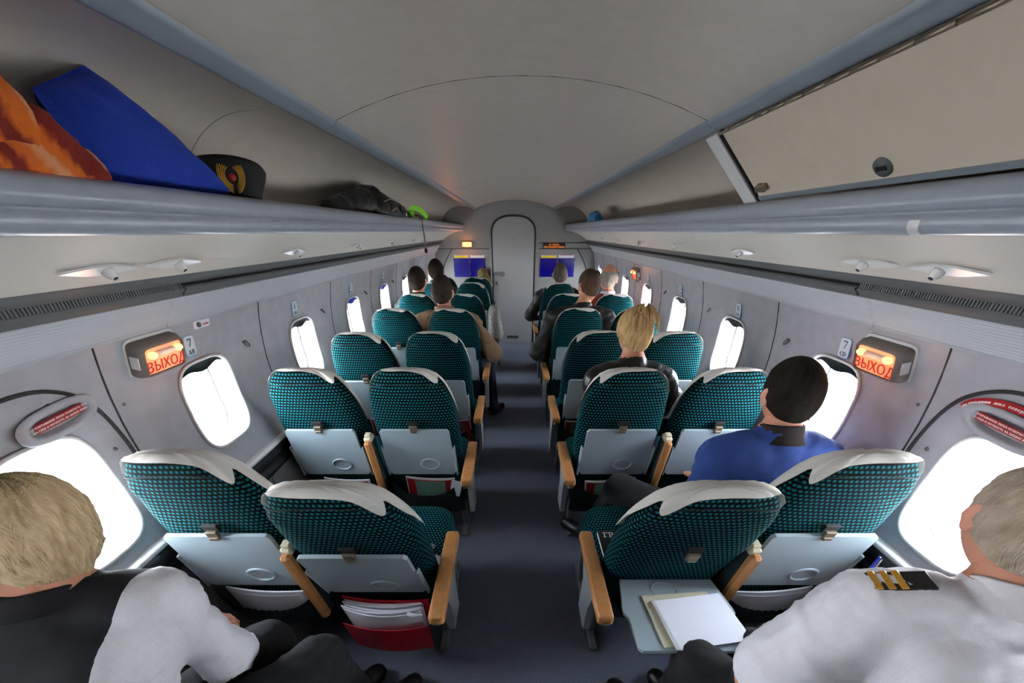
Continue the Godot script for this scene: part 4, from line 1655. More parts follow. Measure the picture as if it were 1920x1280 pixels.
# d: base, hip, neck, head (centre), look [yaw, pitch, roll] in degrees, arms [[shoulder, elbow, wrist] x 2], legs [[knee, ankle] x 2] ...
func person(d: Dictionary) -> Node3D:
	var o := thing("person", d.label, "person", d.base)
	var cell: float = d.get("cell", 0.014)
	var H: Vector3 = d.hip
	var N: Vector3 = d.neck
	var C: Vector3 = d.head
	var sh: Array = d.arms
	var L: Vector3 = (sh[1][0] - sh[0][0]).normalized()
	var big: float = d.get("bulk", 1.0)
	var M := H.lerp(N, 0.38)
	var T := H.lerp(N, 0.68)
	var top := 1
	var up0 := (C - N).normalized()
	var b := []
	b.append([H - L * 0.085, H + L * 0.085, 0.125 * big, 0.125 * big, 2])
	b.append([H - L * 0.05, M - L * 0.05, 0.125 * big, 0.122 * big, top])
	b.append([H + L * 0.05, M + L * 0.05, 0.125 * big, 0.122 * big, top])
	b.append([M - L * 0.05, T - L * 0.085, 0.122 * big, 0.112 * big, top])
	b.append([M + L * 0.05, T + L * 0.085, 0.122 * big, 0.112 * big, top])
	b.append([T - L * 0.08, sh[0][0].lerp(T, 0.25), 0.108 * big, 0.078 * big, top])
	b.append([T + L * 0.08, sh[1][0].lerp(T, 0.25), 0.108 * big, 0.078 * big, top])
	for i in 2:
		var mid: Vector3 = N.lerp(sh[i][0], 0.62)
		b.append([N - up0 * 0.02, mid, 0.054 * big, 0.064 * big, top])
		b.append([mid, sh[i][0], 0.064 * big, 0.069 * big, 4 if d.has("shirt") else 1])
	b.append([T, N + up0 * 0.0, 0.10 * big, 0.060, top])
	var up := (C - N).normalized()
	b.append([N + up * 0.06, C - up * 0.06, 0.055, 0.053, 0])
	var sleeve: int = 4 if d.has("shirt") else 1
	for a in sh:
		b.append([a[0], a[1], 0.066 * big, 0.055 * big, sleeve])
		if d.get("bare_arms", false):
			b.append([a[0].lerp(a[1], 0.3), a[0].lerp(a[1], 0.92), 0.082, 0.080, 1])
			b.append([a[1], a[2], 0.047, 0.031, 0])
		else:
			b.append([a[1], a[2], 0.055 * big, 0.042 * big, sleeve])
	for i in 2:
		var hip := H + L * (0.09 * (-1.0 if i == 0 else 1.0)) - V(0, 0.02, 0)
		var g: Array = d.legs[i]
		b.append([hip, g[0], 0.092, 0.070, 2])
		b.append([g[0], g[1], 0.066, 0.050, 2])
		var toe: Vector3 = g[1] + V(g[0].x - hip.x, 0, maxf(0.1, g[0].z - hip.z)).normalized() * 0.17
		toe.y = 0.042
		b.append([V(g[1].x, 0.05, g[1].z), toe, 0.046, 0.040, 3])
	var tools := {}
	var hole = null
	if d.has("shirt"):
		hole = func(p: Vector3) -> float:
			var best := -9.0
			for i in 2:
				var out: Vector3 = (L * (-1.0 if i == 0 else 1.0) - V(0, 0.12, 0) - V(0, 0, 0.1)).normalized()
				best = maxf(best, (p - sh[i][0]).dot(out) + 0.020)
			return best
	var creases := {1: d.get("folds", 0.007), 2: 0.005, 4: 0.006}
	if d.has("quilt"):
		creases[101] = d.quilt
	pour(nets(b, cell, 0.045), tools, creases, hole)
	# hands
	for i in 2:
		var a: Array = sh[i]
		var f: Vector3 = (a[2] - a[1]).normalized()
		var side := 1.0 if i == 0 else -1.0
		pour(nets(hand_bones(a[2], f, d.get("palm_up", V(0, 1, 0)), side, d.get("curl", 0.8)), d.get("hand_cell", 0.0055), 0.008), tools, {})
	# head and hair
	var look: Array = d.look
	var bs := Basis(V(0, 1, 0), deg_to_rad(look[0])) * Basis(V(0, 0, 1), deg_to_rad(look[2])) * Basis(V(1, 0, 0), deg_to_rad(look[1]))
	var ht := Transform3D(bs.scaled(Vector3.ONE * d.get("head_size", 1.0)), C)
	var skin_head := begin()
	var hair := begin()
	add_head(skin_head, hair, ht, d.hair, d.hair_color, d.hair_streak)
	skin_head.generate_normals()
	var skin_mat: StandardMaterial3D
	var sk := "skin%d" % int(d.get("skin_kind", 0))
	if not mats.has(sk):
		skin_mat = mat(sk, [Color(0.80, 0.56, 0.46), Color(0.72, 0.48, 0.38)][int(d.get("skin_kind", 0))], 0.55)
		skin_mat.subsurf_scatter_enabled = true
		skin_mat.subsurf_scatter_strength = 0.08
	skin_mat = mats[sk]
	# the body: skin of head, neck and hands in one mesh
	var body := SurfaceTool.new()
	body.begin(Mesh.PRIMITIVE_TRIANGLES)
	body.append_from(skin_head.commit(), 0, Transform3D.IDENTITY)
	if tools.has(0):
		body.append_from((tools[0] as SurfaceTool).commit(), 0, Transform3D.IDENTITY)
	var bm := body.commit()
	bm.surface_set_material(0, skin_mat)
	put(bm, "body", o)
	for sd in [-1.0, 1.0]:
		var ey := begin()
		lathe(ey, PackedVector2Array([Vector2(0, -0.010), Vector2(0.007, -0.007), Vector2(0.010, 0), Vector2(0.007, 0.007), Vector2(0, 0.010)]), ht * V(sd * 0.032, 0.002, 0.070), ht.basis.z, 12)
		var eye := part(ey, mat("eye_white", Color(0.85, 0.84, 0.82), 0.2), "eye", o)
		ey = begin()
		lathe(ey, PackedVector2Array([Vector2(0, 0.0112), Vector2(0.0048, 0.0098), Vector2(0.0052, 0.008)]), ht * V(sd * 0.032, 0.002, 0.070), ht.basis.z, 12)
		part(ey, mat("iris", Color(0.12, 0.08, 0.05), 0.2), "iris", eye)
		ey = begin()
		tube(ey, PackedVector3Array([ht * V(sd * 0.014, 0.023, 0.090), ht * V(sd * 0.032, 0.029, 0.083), ht * V(sd * 0.048, 0.022, 0.070)]), 0.0035, 6, false, 0.5)
		part(ey, mat("brow", Color(0.16, 0.11, 0.08), 0.8), "eyebrow", o)
	var lp := begin()
	tube(lp, PackedVector3Array([ht * V(-0.024, -0.064, 0.075), ht * V(-0.010, -0.061, 0.085), ht * V(0.010, -0.061, 0.085), ht * V(0.024, -0.064, 0.075)]), 0.004, 6)
	part(lp, mat("lips", Color(0.66, 0.36, 0.33), 0.5), "lips", o)
	if not mats.has("hair"):
		var hm := mat("hair", Color.WHITE, 0.75)
		hm.metallic_specular = 0.18
		hm.heightmap_enabled = true
		hm.heightmap_texture = noise_tex(0.12, 256, 81, Color.BLACK, Color.WHITE, 3)
		hm.heightmap_scale = 0.5
		tri(hm, 1.0)
		hm.uv1_scale = Vector3(12, 1.6, 12)
		hm.vertex_color_use_as_albedo = true
	for extra in d.get("tufts", []):
		var pts := PackedVector3Array()
		for q in extra:
			pts.append(ht * q)
		var ts := begin()
		tube(ts, pts, 0.009, 6, false, 0.2)
		ts.generate_normals()
		var am := ts.commit_to_arrays()
		var vv: PackedVector3Array = am[Mesh.ARRAY_VERTEX]
		var c: Color = (d.hair_color as Color).lerp(d.hair_streak, rng.randf())
		for v in vv:
			hair.set_color(c)
			hair.add_vertex(v)
	put(finish(hair, mats.hair), "hair", o)
	var names := {1: d.get("top_name", "jacket"), 2: "trousers", 3: "shoes", 4: "shirt"}
	for g in [1, 2, 3, 4]:
		if not tools.has(g):
			continue
		var am2: ArrayMesh = (tools[g] as SurfaceTool).commit()
		var m: Material
		if g == 1:
			m = d.top
		elif g == 2:
			m = d.get("trousers", mats.trouser_dark)
		elif g == 3:
			m = d.get("shoes", mats.shoe_dark)
		else:
			m = d.shirt
		am2.surface_set_material(0, m)
		put(am2, names[g], o)
	# collar: a band round the neck
	if d.has("collar"):
		var st := begin()
		var rows := []
		var e1 := L
		var e2 := up.cross(e1).normalized()
		for r in [[0.082, -0.040], [0.075, -0.024], [0.070, -0.006], [0.067, 0.022], [0.0635, 0.027], [0.060, 0.022], [0.060, -0.02]]:
			var ring := PackedVector3Array()
			for j in 28:
				var an := TAU * j / 28.0
				var fw := e1 * cos(an) + e2 * sin(an)
				var low: float = 0.02 * maxf(0.0, fw.z)
				ring.append(N + up * (d.get("collar_at", 0.034) + r[1] * d.get("collar_high", 1.0) - low) + fw * (r[0] * d.get("collar_wide", 1.06)))
			rows.append(ring)
		grid(st, rows, true)
		part(st, d.collar, "collar", o)
	return o

# a seated figure in its usual pose; dx, dz lean the upper body
func seated(lean: Vector3, head_more: Vector3, wide := 0.19) -> Dictionary:
	var hip := V(0, 0.56, 0.24)
	var neck := V(0, 1.015, 0.17) + lean
	var head := neck + V(0, 0.16, 0.025) + head_more
	var sh := neck + V(0, -0.085, 0.0)
	return {
		"hip": hip, "neck": neck, "head": head,
		"arms": [[sh + V(-wide, 0, 0), V(-wide - 0.03, 0.70, 0.24) + lean * 0.5, V(-0.11, 0.66, 0.47)], [sh + V(wide, 0, 0), V(wide + 0.03, 0.70, 0.24) + lean * 0.5, V(0.11, 0.66, 0.47)]],
		"legs": [[V(-0.11, 0.55, 0.62), V(-0.11, 0.10, 0.60)], [V(0.11, 0.55, 0.62), V(0.11, 0.10, 0.60)]],
	}

func build_people() -> void:
	cloth_mat("trouser_dark", Color(0.07, 0.07, 0.085))
	cloth_mat("jeans", Color(0.10, 0.14, 0.22))
	mat("shoe_dark", Color(0.04, 0.035, 0.035), 0.4)
	mat("shoe_brown", Color(0.16, 0.08, 0.05), 0.45)
	var white := cloth_mat("white_shirt", Color(0.92, 0.91, 0.94), 0.85)
	white.rim_enabled = false
	var d: Dictionary
	# woman in a dark waistcoat, row eight AB side
	d = {
		"label": "person with short blond hair in a dark waistcoat and white blouse by the hatch",
		"base": V(-1.0, 0, 0.0), "hip": V(0.03, 0.56, 0.30), "neck": V(-0.005, 0.965, 0.50), "head": V(0.0, 1.095, 0.565), "head_size": 0.92,
		"arms": [[V(-0.155, 0.90, 0.48), V(-0.17, 0.66, 0.54), V(-0.05, 0.60, 0.66)], [V(0.15, 0.895, 0.55), V(0.185, 0.64, 0.575), V(0.09, 0.53, 0.66)]],
		"legs": [[V(0.20, 0.53, 0.66), V(0.30, 0.10, 0.70)], [V(0.40, 0.55, 0.60), V(0.44, 0.10, 0.68)]],
		"look": [-24.0, 12.0, 3.0], "hair": "bob", "hair_color": Color(0.42, 0.29, 0.15), "hair_streak": Color(0.84, 0.66, 0.42),
		"top": cloth_mat("waistcoat", Color(0.045, 0.05, 0.085)), "top_name": "waistcoat", "shirt": white, "cell": 0.010, "bulk": 0.93, "folds": 0.003,
		"collar": cloth_mat("waistcoat", Color.BLACK), "collar_high": 0.7, "collar_at": 0.022, "hand_cell": 0.004,
	}
	person(d)
	# man in a white uniform shirt, row eight CD side
	d = {
		"label": "person in a white short sleeved uniform shirt with gold striped epaulettes by the exit hatch",
		"base": V(0.955, 0, 0.0), "hip": V(-0.04, 0.56, 0.28), "neck": V(0.02, 0.985, 0.47), "head": V(0.03, 1.135, 0.545),
		"arms": [[V(-0.165, 0.905, 0.53), V(-0.32, 0.665, 0.51), V(-0.36, 0.50, 0.45)], [V(0.19, 0.905, 0.43), V(0.19, 0.68, 0.47), V(0.05, 0.62, 0.66)]],
		"legs": [[V(-0.42, 0.52, 0.60), V(-0.44, 0.10, 0.66)], [V(-0.22, 0.52, 0.64), V(-0.28, 0.10, 0.68)]],
		"look": [26.0, 6.0, -3.0], "hair": "short", "hair_color": Color(0.30, 0.23, 0.17), "hair_streak": Color(0.62, 0.52, 0.43),
		"top": white, "top_name": "uniform_shirt", "bare_arms": true, "cell": 0.010, "bulk": 1.04, "folds": 0.0065,
		"collar": white, "hand_cell": 0.004,
	}
	var p := person(d)
	epaulettes(p, d)
	# man in a blue jumper, row seven CD window seat
	var q := seated(V(0.0, -0.04, 0.10), V(0.01, -0.005, 0.02), 0.185)
	q.merge({"label": "person with dark cropped hair in a blue jumper in the row seven window seat", "base": V(0.95, 0, 0.93), "look": [4.0, 4.0, 0.0], "hair": "short", "hair_color": Color(0.012, 0.010, 0.009), "hair_streak": Color(0.03, 0.024, 0.02), "top": cloth_mat("blue_jumper", Color(0.15, 0.26, 0.53)), "top_name": "jumper", "collar": cloth_mat("brown_collar", Color(0.14, 0.11, 0.10)), "cell": 0.012, "head_size": 1.04, "folds": 0.005, "bulk": 1.05})
	q.legs[0] = [V(-0.42, 0.50, 0.62), V(-0.52, 0.10, 0.75)]
	person(q)
	# woman with a ponytail, row six CD aisle seat, leaning forward
	q = seated(V(0.03, -0.02, 0.17), V(0.0, 0.0, 0.05), 0.18)
	var tufts := []
	var r := RandomNumberGenerator.new()
	r.seed = 3
	for i in 64:
		var a := r.randf_range(0, TAU)
		var w := r.randf_range(0.012, 0.04)
		var base := V(cos(a) * 0.022, 0.082 + 0.01 * sin(a), -0.085)
		var up := r.randf_range(-0.01, 0.022)
		var down := r.randf_range(0.03, 0.11)
		tufts.append([base, base + V(cos(a) * w * 0.8, 0.012 + up, -0.024), base + V(cos(a) * w * 1.4, up - down * 0.35, -0.036), base + V(cos(a) * w * 1.5, up - down, -0.03)])
	q.merge({"label": "person with a loose blond ponytail in a black leather jacket leaning forward in row six", "base": V(0.60, 0, 1.67), "look": [-12.0, 22.0, -6.0], "hair": "ponytail", "hair_color": Color(0.33, 0.19, 0.07), "hair_streak": Color(0.78, 0.55, 0.28), "tufts": tufts, "top": mat("leather", Color(0.02, 0.02, 0.022), 0.4), "top_name": "leather_jacket", "cell": 0.012, "folds": 0.005})
	q.arms[1] = [q.arms[1][0], V(0.31, 0.78, 0.33), V(0.33, 0.66, 0.52)]
	q.arms[0] = [q.arms[0][0], V(-0.16, 0.72, 0.34), V(-0.05, 0.66, 0.50)]
	person(q)
	# quilted jacket, row four CD aisle
	q = seated(V(0.03, 0.03, 0.08), V(0.05, 0.02, 0.03), 0.22)
	q.merge({"label": "person with brown cropped hair in a black quilted jacket in the row four aisle seat", "base": V(0.53, 0, 3.14), "look": [-25.0, 10.0, -6.0], "hair": "short", "hair_color": Color(0.07, 0.045, 0.03), "hair_streak": Color(0.13, 0.08, 0.055), "top": cloth_mat("quilted", Color(0.035, 0.037, 0.045), 0.6), "top_name": "quilted_jacket", "collar": cloth_mat("quilted", Color.BLACK), "bulk": 1.12, "folds": 0.008, "quilt": 0.006, "cell": 0.013, "head_size": 1.04})
	q.arms[0] = [q.arms[0][0], V(-0.335, 0.72, 0.16), V(-0.20, 0.66, 0.42)]
	person(q)
	# balding man, row three CD window
	q = seated(V(0.0, 0.03, 0.02), V(-0.01, 0.01, 0.0), 0.19)
	q.merge({"label": "person with a balding grey head and a red and white collar in row three", "base": V(0.945, 0, 3.95), "look": [12.0, 0.0, 0.0], "hair": "balding", "hair_color": Color(0.28, 0.24, 0.20), "hair_streak": Color(0.5, 0.46, 0.42), "top": cloth_mat("pale_red", Color(0.62, 0.22, 0.2)), "top_name": "shirt", "collar": white, "cell": 0.018, "hand_cell": 0.007, "head_size": 1.06})
	person(q)
	# dark jacket, row two CD aisle
	q = seated(V(0.02, 0.0, -0.02), V(0.0, 0.0, 0.0), 0.20)
	q.merge({"label": "person with greying cropped hair in a dark jacket in the row two aisle seat", "base": V(0.52, 0, 4.82), "look": [0.0, 0.0, 0.0], "hair": "short", "hair_color": Color(0.05, 0.04, 0.035), "hair_streak": Color(0.16, 0.14, 0.12), "top": cloth_mat("dark_jacket", Color(0.05, 0.058, 0.07), 0.6), "collar": cloth_mat("dark_jacket", Color.BLACK), "cell": 0.018, "hand_cell": 0.007, "bulk": 1.1, "skin_kind": 1})
	q.arms[0] = [q.arms[0][0] + V(-0.02, 0, 0), V(-0.33, 0.72, 0.18), V(-0.2, 0.66, 0.42)]
	person(q)
	# tan jacket, row four AB aisle
	q = seated(V(-0.07, 0.0, 0.06), V(-0.02, 0.01, 0.02), 0.22)
	q.merge({"label": "person with dark cropped hair in a tan hooded jacket in row four", "base": V(-0.53, 0, 3.14), "look": [6.0, 0.0, 0.0], "hair": "short", "hair_color": Color(0.025, 0.018, 0.014), "hair_streak": Color(0.06, 0.045, 0.035), "top": cloth_mat("tan", Color(0.58, 0.46, 0.36)), "collar": cloth_mat("tan", Color.BLACK), "collar_wide": 1.3, "collar_high": 1.2, "trousers": mats.jeans, "shoes": mats.shoe_brown, "bulk": 1.1, "folds": 0.012, "cell": 0.015, "head_size": 1.06})
	q.arms[1] = [q.arms[1][0], V(0.335, 0.72, 0.14), V(0.22, 0.66, 0.42)]
	q.legs[1] = [V(0.25, 0.53, 0.55), V(0.30, 0.10, 0.42)]
	person(q)
	# dark hair, row three AB window
	q = seated(V(-0.03, 0.02, 0.02), V(0.0, 0.0, 0.0), 0.19)
	q.merge({"label": "person with dark hair in a dark jacket in the row three window seat", "base": V(-0.955, 0, 3.93), "look": [10.0, 0.0, 0.0], "hair": "short", "hair_color": Color(0.02, 0.014, 0.011), "hair_streak": Color(0.05, 0.035, 0.028), "top": cloth_mat("navy_jacket", Color(0.05, 0.05, 0.07)), "collar": cloth_mat("navy_jacket", Color.BLACK), "cell": 0.018, "hand_cell": 0.007, "head_size": 1.04})
	person(q)
	# dark hair, row two AB window
	q = seated(V(0.0, 0.03, 0.02), V(0.0, 0.0, 0.0), 0.19)
	q.merge({"label": "person with tousled black hair in the row two window seat", "base": V(-0.95, 0, 4.80), "look": [-6.0, 4.0, 0.0], "hair": "short", "hair_color": Color(0.012, 0.009, 0.008), "hair_streak": Color(0.035, 0.025, 0.02), "top": cloth_mat("grey_jacket", Color(0.12, 0.12, 0.13)), "collar": cloth_mat("grey_jacket", Color.BLACK), "cell": 0.018, "hand_cell": 0.007, "head_size": 1.08})
	person(q)

func epaulettes(p: Node3D, d: Dictionary) -> void:
	var N: Vector3 = d.neck
	for i in 2:
		var s: Vector3 = d.arms[i][0]
		var along := (s - N).normalized()
		var n := (V(0, 1, 0) - along * along.y).normalized()
		var across := along.cross(n).normalized()
		var c := N.lerp(s, 0.80) + n * 0.082
		var st := begin()
		box(st, c, V(0.10, 0.007, 0.05), 0.002, Basis(along, n, across))
		var e := part(st, mats.black, "epaulette", p)
		for k in 3:
			st = begin()
			box(st, c + along * (0.04 - 0.02 * k) + n * 0.004, V(0.012, 0.004, 0.051), 0.001, Basis(along, n, across))
			part(st, mats.gold, "gold_stripe", e)

# ------------------------------------------------------------------ luggage on the racks
func blob(bones: Array, cell: float, k: float, folds: float, paint: Callable, m: Material) -> ArrayMesh:
	var net := nets(bones, cell, k)
	var v: PackedVector3Array = net.v
	var n: PackedVector3Array = net.n
	var f: PackedInt32Array = net.f
	for i in v.size():
		var p := v[i]
		v[i] = p + n[i] * folds * (1.0 - 2.4 * absf(noise.get_noise_3d(p.x * 8.0, p.y * 8.0, p.z * 5.0)))
	var st := begin()
	for i in f:
		st.set_color(paint.call(v[i]))
		st.add_vertex(Vector3(v[i].x, v[i].y, -v[i].z))
	return finish(st, m)

func build_luggage() -> void:
	var fleece := mat("fleece", Color.WHITE, 1.0)
	fleece.vertex_color_use_as_albedo = true
	fleece.heightmap_enabled = true
	fleece.heightmap_texture = noise_tex(0.2, 256, 51, Color.BLACK, Color.WHITE, 3)
	fleece.heightmap_scale = 0.25
	tri(fleece, 5.0)
	# striped blanket
	var orange := Color(0.62, 0.13, 0.015)
	var dark := Color(0.19, 0.012, 0.01)
	var peach := Color(0.66, 0.27, 0.13)
	var bands := [orange, dark, orange, peach, orange, dark, dark, peach]
	var o := thing("blanket", "orange and dark red striped fleece blanket bundled on the rack", "blanket", V(-0.86, 1.672, 0.755))
	var paint := func(p: Vector3) -> Color:
		var u := (p.z * 0.9 + p.y * 0.35 + 0.02 * sin(p.y * 20.0) + p.x * 0.3) / 0.036
		var w := fposmod(u, 8.0)
		var i := int(w)
		return (bands[i] as Color).lerp(bands[(i + 1) % 8], step(0.88, 1.0, w - i))
	put(blob([[V(0.02, 0.075, -0.22), V(0.0, 0.095, -0.02), 0.072, 0.085, 0], [V(-0.05, 0.08, -0.2), V(-0.06, 0.09, 0.0), 0.07, 0.07, 0], [V(0.01, 0.135, -0.14), V(-0.01, 0.10, 0.02), 0.05, 0.05, 0]], 0.010, 0.04, 0.014, paint, fleece), "folded_pile", o)
	var paint2 := func(p: Vector3) -> Color:
		var w := fposmod((p.z + p.y * 0.6) / 0.03 + 2.0, 8.0)
		var i := int(w)
		return (bands[i] as Color).lerp(bands[(i + 1) % 8], step(0.88, 1.0, w - i))
	put(blob([[V(0.05, 0.04, -0.2), V(0.05, 0.035, 0.10), 0.038, 0.032, 0], [V(0.04, 0.075, 0.06), V(0.01, 0.05, 0.085), 0.04, 0.045, 0]], 0.009, 0.03, 0.010, paint2, fleece), "rolled_edge", o)
	# blue pillow leaning against the side panel
	o = thing("pillow", "soft royal blue fleece pillow leaning on the rack", "pillow", V(-0.85, 1.672, 1.075))
	var st := begin()
	var c := [V(0.0, 0.012, -0.14), V(-0.055, 0.165, -0.13), V(-0.045, 0.228, 0.0), V(0.015, 0.03, 0.27)]
	var nn: Vector3 = ((c[3] as Vector3) - c[1]).cross((c[2] as Vector3) - c[0]).normalized()
	for sd in [1.0, -1.0]:
		var rows := []
		for i in 21:
			var r := PackedVector3Array()
			for j in 21:
				var u := i / 20.0
				var v := j / 20.0
				var p: Vector3 = (c[0] as Vector3).lerp(c[3], u).lerp((c[1] as Vector3).lerp(c[2], u), v)
				var puff := 0.055 * pow(maxf(0.0, (1.0 - pow(absf(2.0 * u - 1.0), 2.6)) * (1.0 - pow(absf(2.0 * v - 1.0), 2.6))), 0.55)
				puff += 0.006 * noise.get_noise_3d(u * 4.0, v * 4.0, sd) * minf(1.0, puff / 0.03)
				r.append(p + nn * puff * sd)
			rows.append(r)
		grid(st, rows)
	var blue := mat("blue_fleece", Color(0.08, 0.21, 0.60), 1.0)
	blue.heightmap_enabled = true
	blue.heightmap_texture = fleece.heightmap_texture
	blue.heightmap_scale = 0.2
	tri(blue, 5.0)
	part(st, blue, "cover", o)
	# pilot's cap
	o = thing("uniform_cap", "black uniform cap with a gold embroidered badge on the rack", "cap", V(-0.865, 1.672, 1.38))
	var felt := mat("black_felt", Color(0.035, 0.034, 0.033), 0.85)
	var fr := V(0.62, 0, -0.78)
	var ac := V(0.78, 0, 0.62)
	st = begin()
	var rows2 := []
	for q in [[0.082, 0.0, 0.0], [0.084, 0.03, 0.0], [0.092, 0.045, 0.05], [0.112, 0.075, 0.16], [0.118, 0.088, 0.2], [0.112, 0.098, 0.22], [0.085, 0.106, 0.22], [0.045, 0.109, 0.22], [0.006, 0.110, 0.22]]:
		var r := PackedVector3Array()
		for j in 40:
			var a := TAU * j / 40.0
			var rr: float = q[0] * 0.88
			r.append(fr * (cos(a) * rr) + ac * (sin(a) * rr) + V(0, q[1] + q[2] * rr * cos(a), 0))
		rows2.append(r)
	grid(st, rows2, true)
	fan(st, rows2[8])
	part(st, felt, "crown", o)
	st = begin()
	var outer := PackedVector3Array()
	var inner := PackedVector3Array()
	for j in 17:
		var a := lerpf(-1.1, 1.1, j / 16.0)
		inner.append(fr * (0.083 * cos(a)) + ac * (0.083 * sin(a)) + V(0, 0.016, 0))
		outer.append(fr * (0.125 * cos(a)) + ac * (0.098 * sin(a)) + V(0, 0.002, 0))
	grid(st, [inner, outer])
	part(st, mats.black, "visor", o)
	# badge on the front: a wreath of curved sprays round a red centre
	var on := func(u: float, v: float) -> Vector3:
		var a := u / 0.1
		var rr := lerpf(0.088, 0.119, clampf((v - 0.04) / 0.06, 0.0, 1.0)) * 0.88 + 0.003
		return fr * (cos(a) * rr) + ac * (sin(a) * rr) + V(0, v + 0.006, 0)
	st = begin()
	for sd in [-1.0, 1.0]:
		for k in 5:
			var w := PackedVector3Array()
			for i in 9:
				var a := lerpf(-1.35, 1.2 - 0.12 * k, i / 8.0)
				var rr := 0.016 + 0.0034 * k
				w.append(on.call(sd * rr * cos(a) * 1.15, 0.068 + rr * 1.25 * sin(a)))
			tube(st, w, 0.0014, 5)
	part(st, mats.gold, "badge_wreath", o)
	st = begin()
	lathe(st, PackedVector2Array([Vector2(0, 0.004), Vector2(0.007, 0.003), Vector2(0.009, 0)]), on.call(0.0, 0.066), fr, 14)
	part(st, mats.label_red, "badge_centre", o)
	# black rucksack
	o = thing("rucksack", "black rucksack with zips lying along the rack", "rucksack", V(-0.90, 1.672, 2.75))
	var nylon := mat("black_nylon", Color(0.022, 0.022, 0.024), 0.5)
	nylon.vertex_color_use_as_albedo = true
	var grey := func(_p: Vector3) -> Color: return Color(1, 1, 1)
	put(blob([[V(-0.02, 0.04, -0.55), V(-0.01, 0.085, 0.05), 0.035, 0.085, 0], [V(-0.01, 0.085, 0.05), V(0.02, 0.06, 0.5), 0.085, 0.055, 0], [V(0.05, 0.05, 0.0), V(0.06, 0.045, 0.5), 0.05, 0.045, 0], [V(0.02, 0.05, 0.5), V(0.05, 0.035, 0.75), 0.05, 0.03, 0]], 0.012, 0.03, 0.008, grey, nylon), "bag_body", o)
	st = begin()
	tube(st, PackedVector3Array([V(0.09, 0.095, 0.02), V(0.10, 0.115, 0.14), V(0.10, 0.11, 0.26), V(0.09, 0.09, 0.34)]), 0.004, 6)
	part(st, mats.clip, "zip", o)
	st = begin()
	box(st, V(0.108, 0.075, 0.38), V(0.012, 0.03, 0.09), 0.006)
	part(st, mats.dark_frame, "buckle", o)
	st = begin()
	tube(st, PackedVector3Array([V(0.10, 0.05, 0.1), V(0.125, 0.07, 0.16), V(0.12, 0.045, 0.24)]), 0.006, 6)
	part(st, mats.clip, "handle_loop", o)
	st = begin()
	box(st, V(0.106, 0.045, 0.47), V(0.004, 0.02, 0.04), 0.001)
	part(st, mats.paper, "white_tag", o)
	# lime straps
	o = thing("lime_strap", "lime green and grey webbing strap hanging over the rack lip", "strap", V(-0.80, 1.695, 3.85))
	var lime := mat("lime", Color(0.50, 0.85, 0.05), 0.7)
	st = begin()
	var ra := PackedVector3Array()
	var rb := PackedVector3Array()
	for i in 15:
		var t := i / 14.0
		var p := V(-0.04 + 0.05 * sin(t * 4.0), 0.03 + 0.03 * sin(t * 6.0 + 1.0), -0.35 + t * 0.85)
		ra.append(p)
		rb.append(p + V(0.02, 0.03, 0.01))
	grid(st, [ra, rb])
	part(st, lime, "webbing", o)
	st = begin()
	lathe(st, PackedVector2Array([Vector2(0, -0.025), Vector2(0.025, -0.015), Vector2(0.03, 0.0), Vector2(0.025, 0.015), Vector2(0, 0.025)]), V(-0.02, 0.035, -0.35), V(0, 1, 0), 12)
	part(st, lime, "knot", o)
	st = begin()
	tube(st, PackedVector3Array([V(-0.02, 0.03, -0.3), V(0.03, 0.02, -0.3), V(0.048, -0.02, -0.3), V(0.055, -0.12, -0.3), V(0.055, -0.2, -0.3)]), 0.006, 6)
	part(st, mats.vent_grey, "dangling_cord", o)
	st = begin()
	lathe(st, PackedVector2Array([Vector2(0, -0.02), Vector2(0.012, -0.012), Vector2(0.012, 0.012), Vector2(0, 0.02)]), V(0.055, -0.215, -0.3), V(0, 1, 0), 10)
	part(st, mats.black, "cord_end", o)
	# blue bag on the other rack
	o = thing("plastic_bag", "crumpled light blue plastic bag on the rack", "bag", V(0.86, 1.672, 4.75))
	var bp := mat("blue_plastic", Color(0.10, 0.45, 0.68), 0.3)
	bp.vertex_color_use_as_albedo = true
	put(blob([[V(-0.03, 0.04, -0.25), V(0.0, 0.055, 0.1), 0.035, 0.06, 0], [V(0.0, 0.055, 0.1), V(-0.02, 0.03, 0.3), 0.05, 0.025, 0]], 0.012, 0.03, 0.014, grey, bp), "bag_film", o)
	# khaki coat on a hook beside the door
	o = thing("khaki_coat", "khaki coat hanging on the bulkhead beside the cockpit door", "coat", V(-0.50, 0.0, Z_END - 0.09))
	var kh := cloth_mat("khaki", Color(0.36, 0.31, 0.16))
	kh.vertex_color_use_as_albedo = true
	put(blob([[V(0.0, 1.06, 0.0), V(0.03, 0.93, 0.0), 0.07, 0.09, 0], [V(0.03, 0.93, 0.0), V(0.06, 0.4, 0.0), 0.09, 0.08, 0], [V(-0.05, 0.95, 0.0), V(-0.04, 0.5, 0.0), 0.05, 0.05, 0]], 0.018, 0.03, 0.016, grey, kh), "coat_body", o)
	st = begin()
	tube(st, PackedVector3Array([V(0.0, 1.14, 0.085), V(0.0, 1.13, 0.02), V(0.0, 1.10, 0.0)]), 0.008, 6)
	part(st, mats.metal, "hook", o)
	# dark coat by the far windows
	o = thing("dark_coat", "dark coat hanging on a hook by the far CD side window", "coat", V(1.16, 0.0, 5.86))
	var dk := cloth_mat("coat_dark", Color(0.06, 0.06, 0.08))
	dk.vertex_color_use_as_albedo = true
	put(blob([[V(0.0, 1.11, 0.0), V(-0.01, 0.98, 0.0), 0.04, 0.05, 0], [V(-0.01, 0.98, 0.0), V(-0.01, 0.72, 0.02), 0.05, 0.055, 0]], 0.014, 0.03, 0.012, grey, dk), "coat_body", o)
	st = begin()
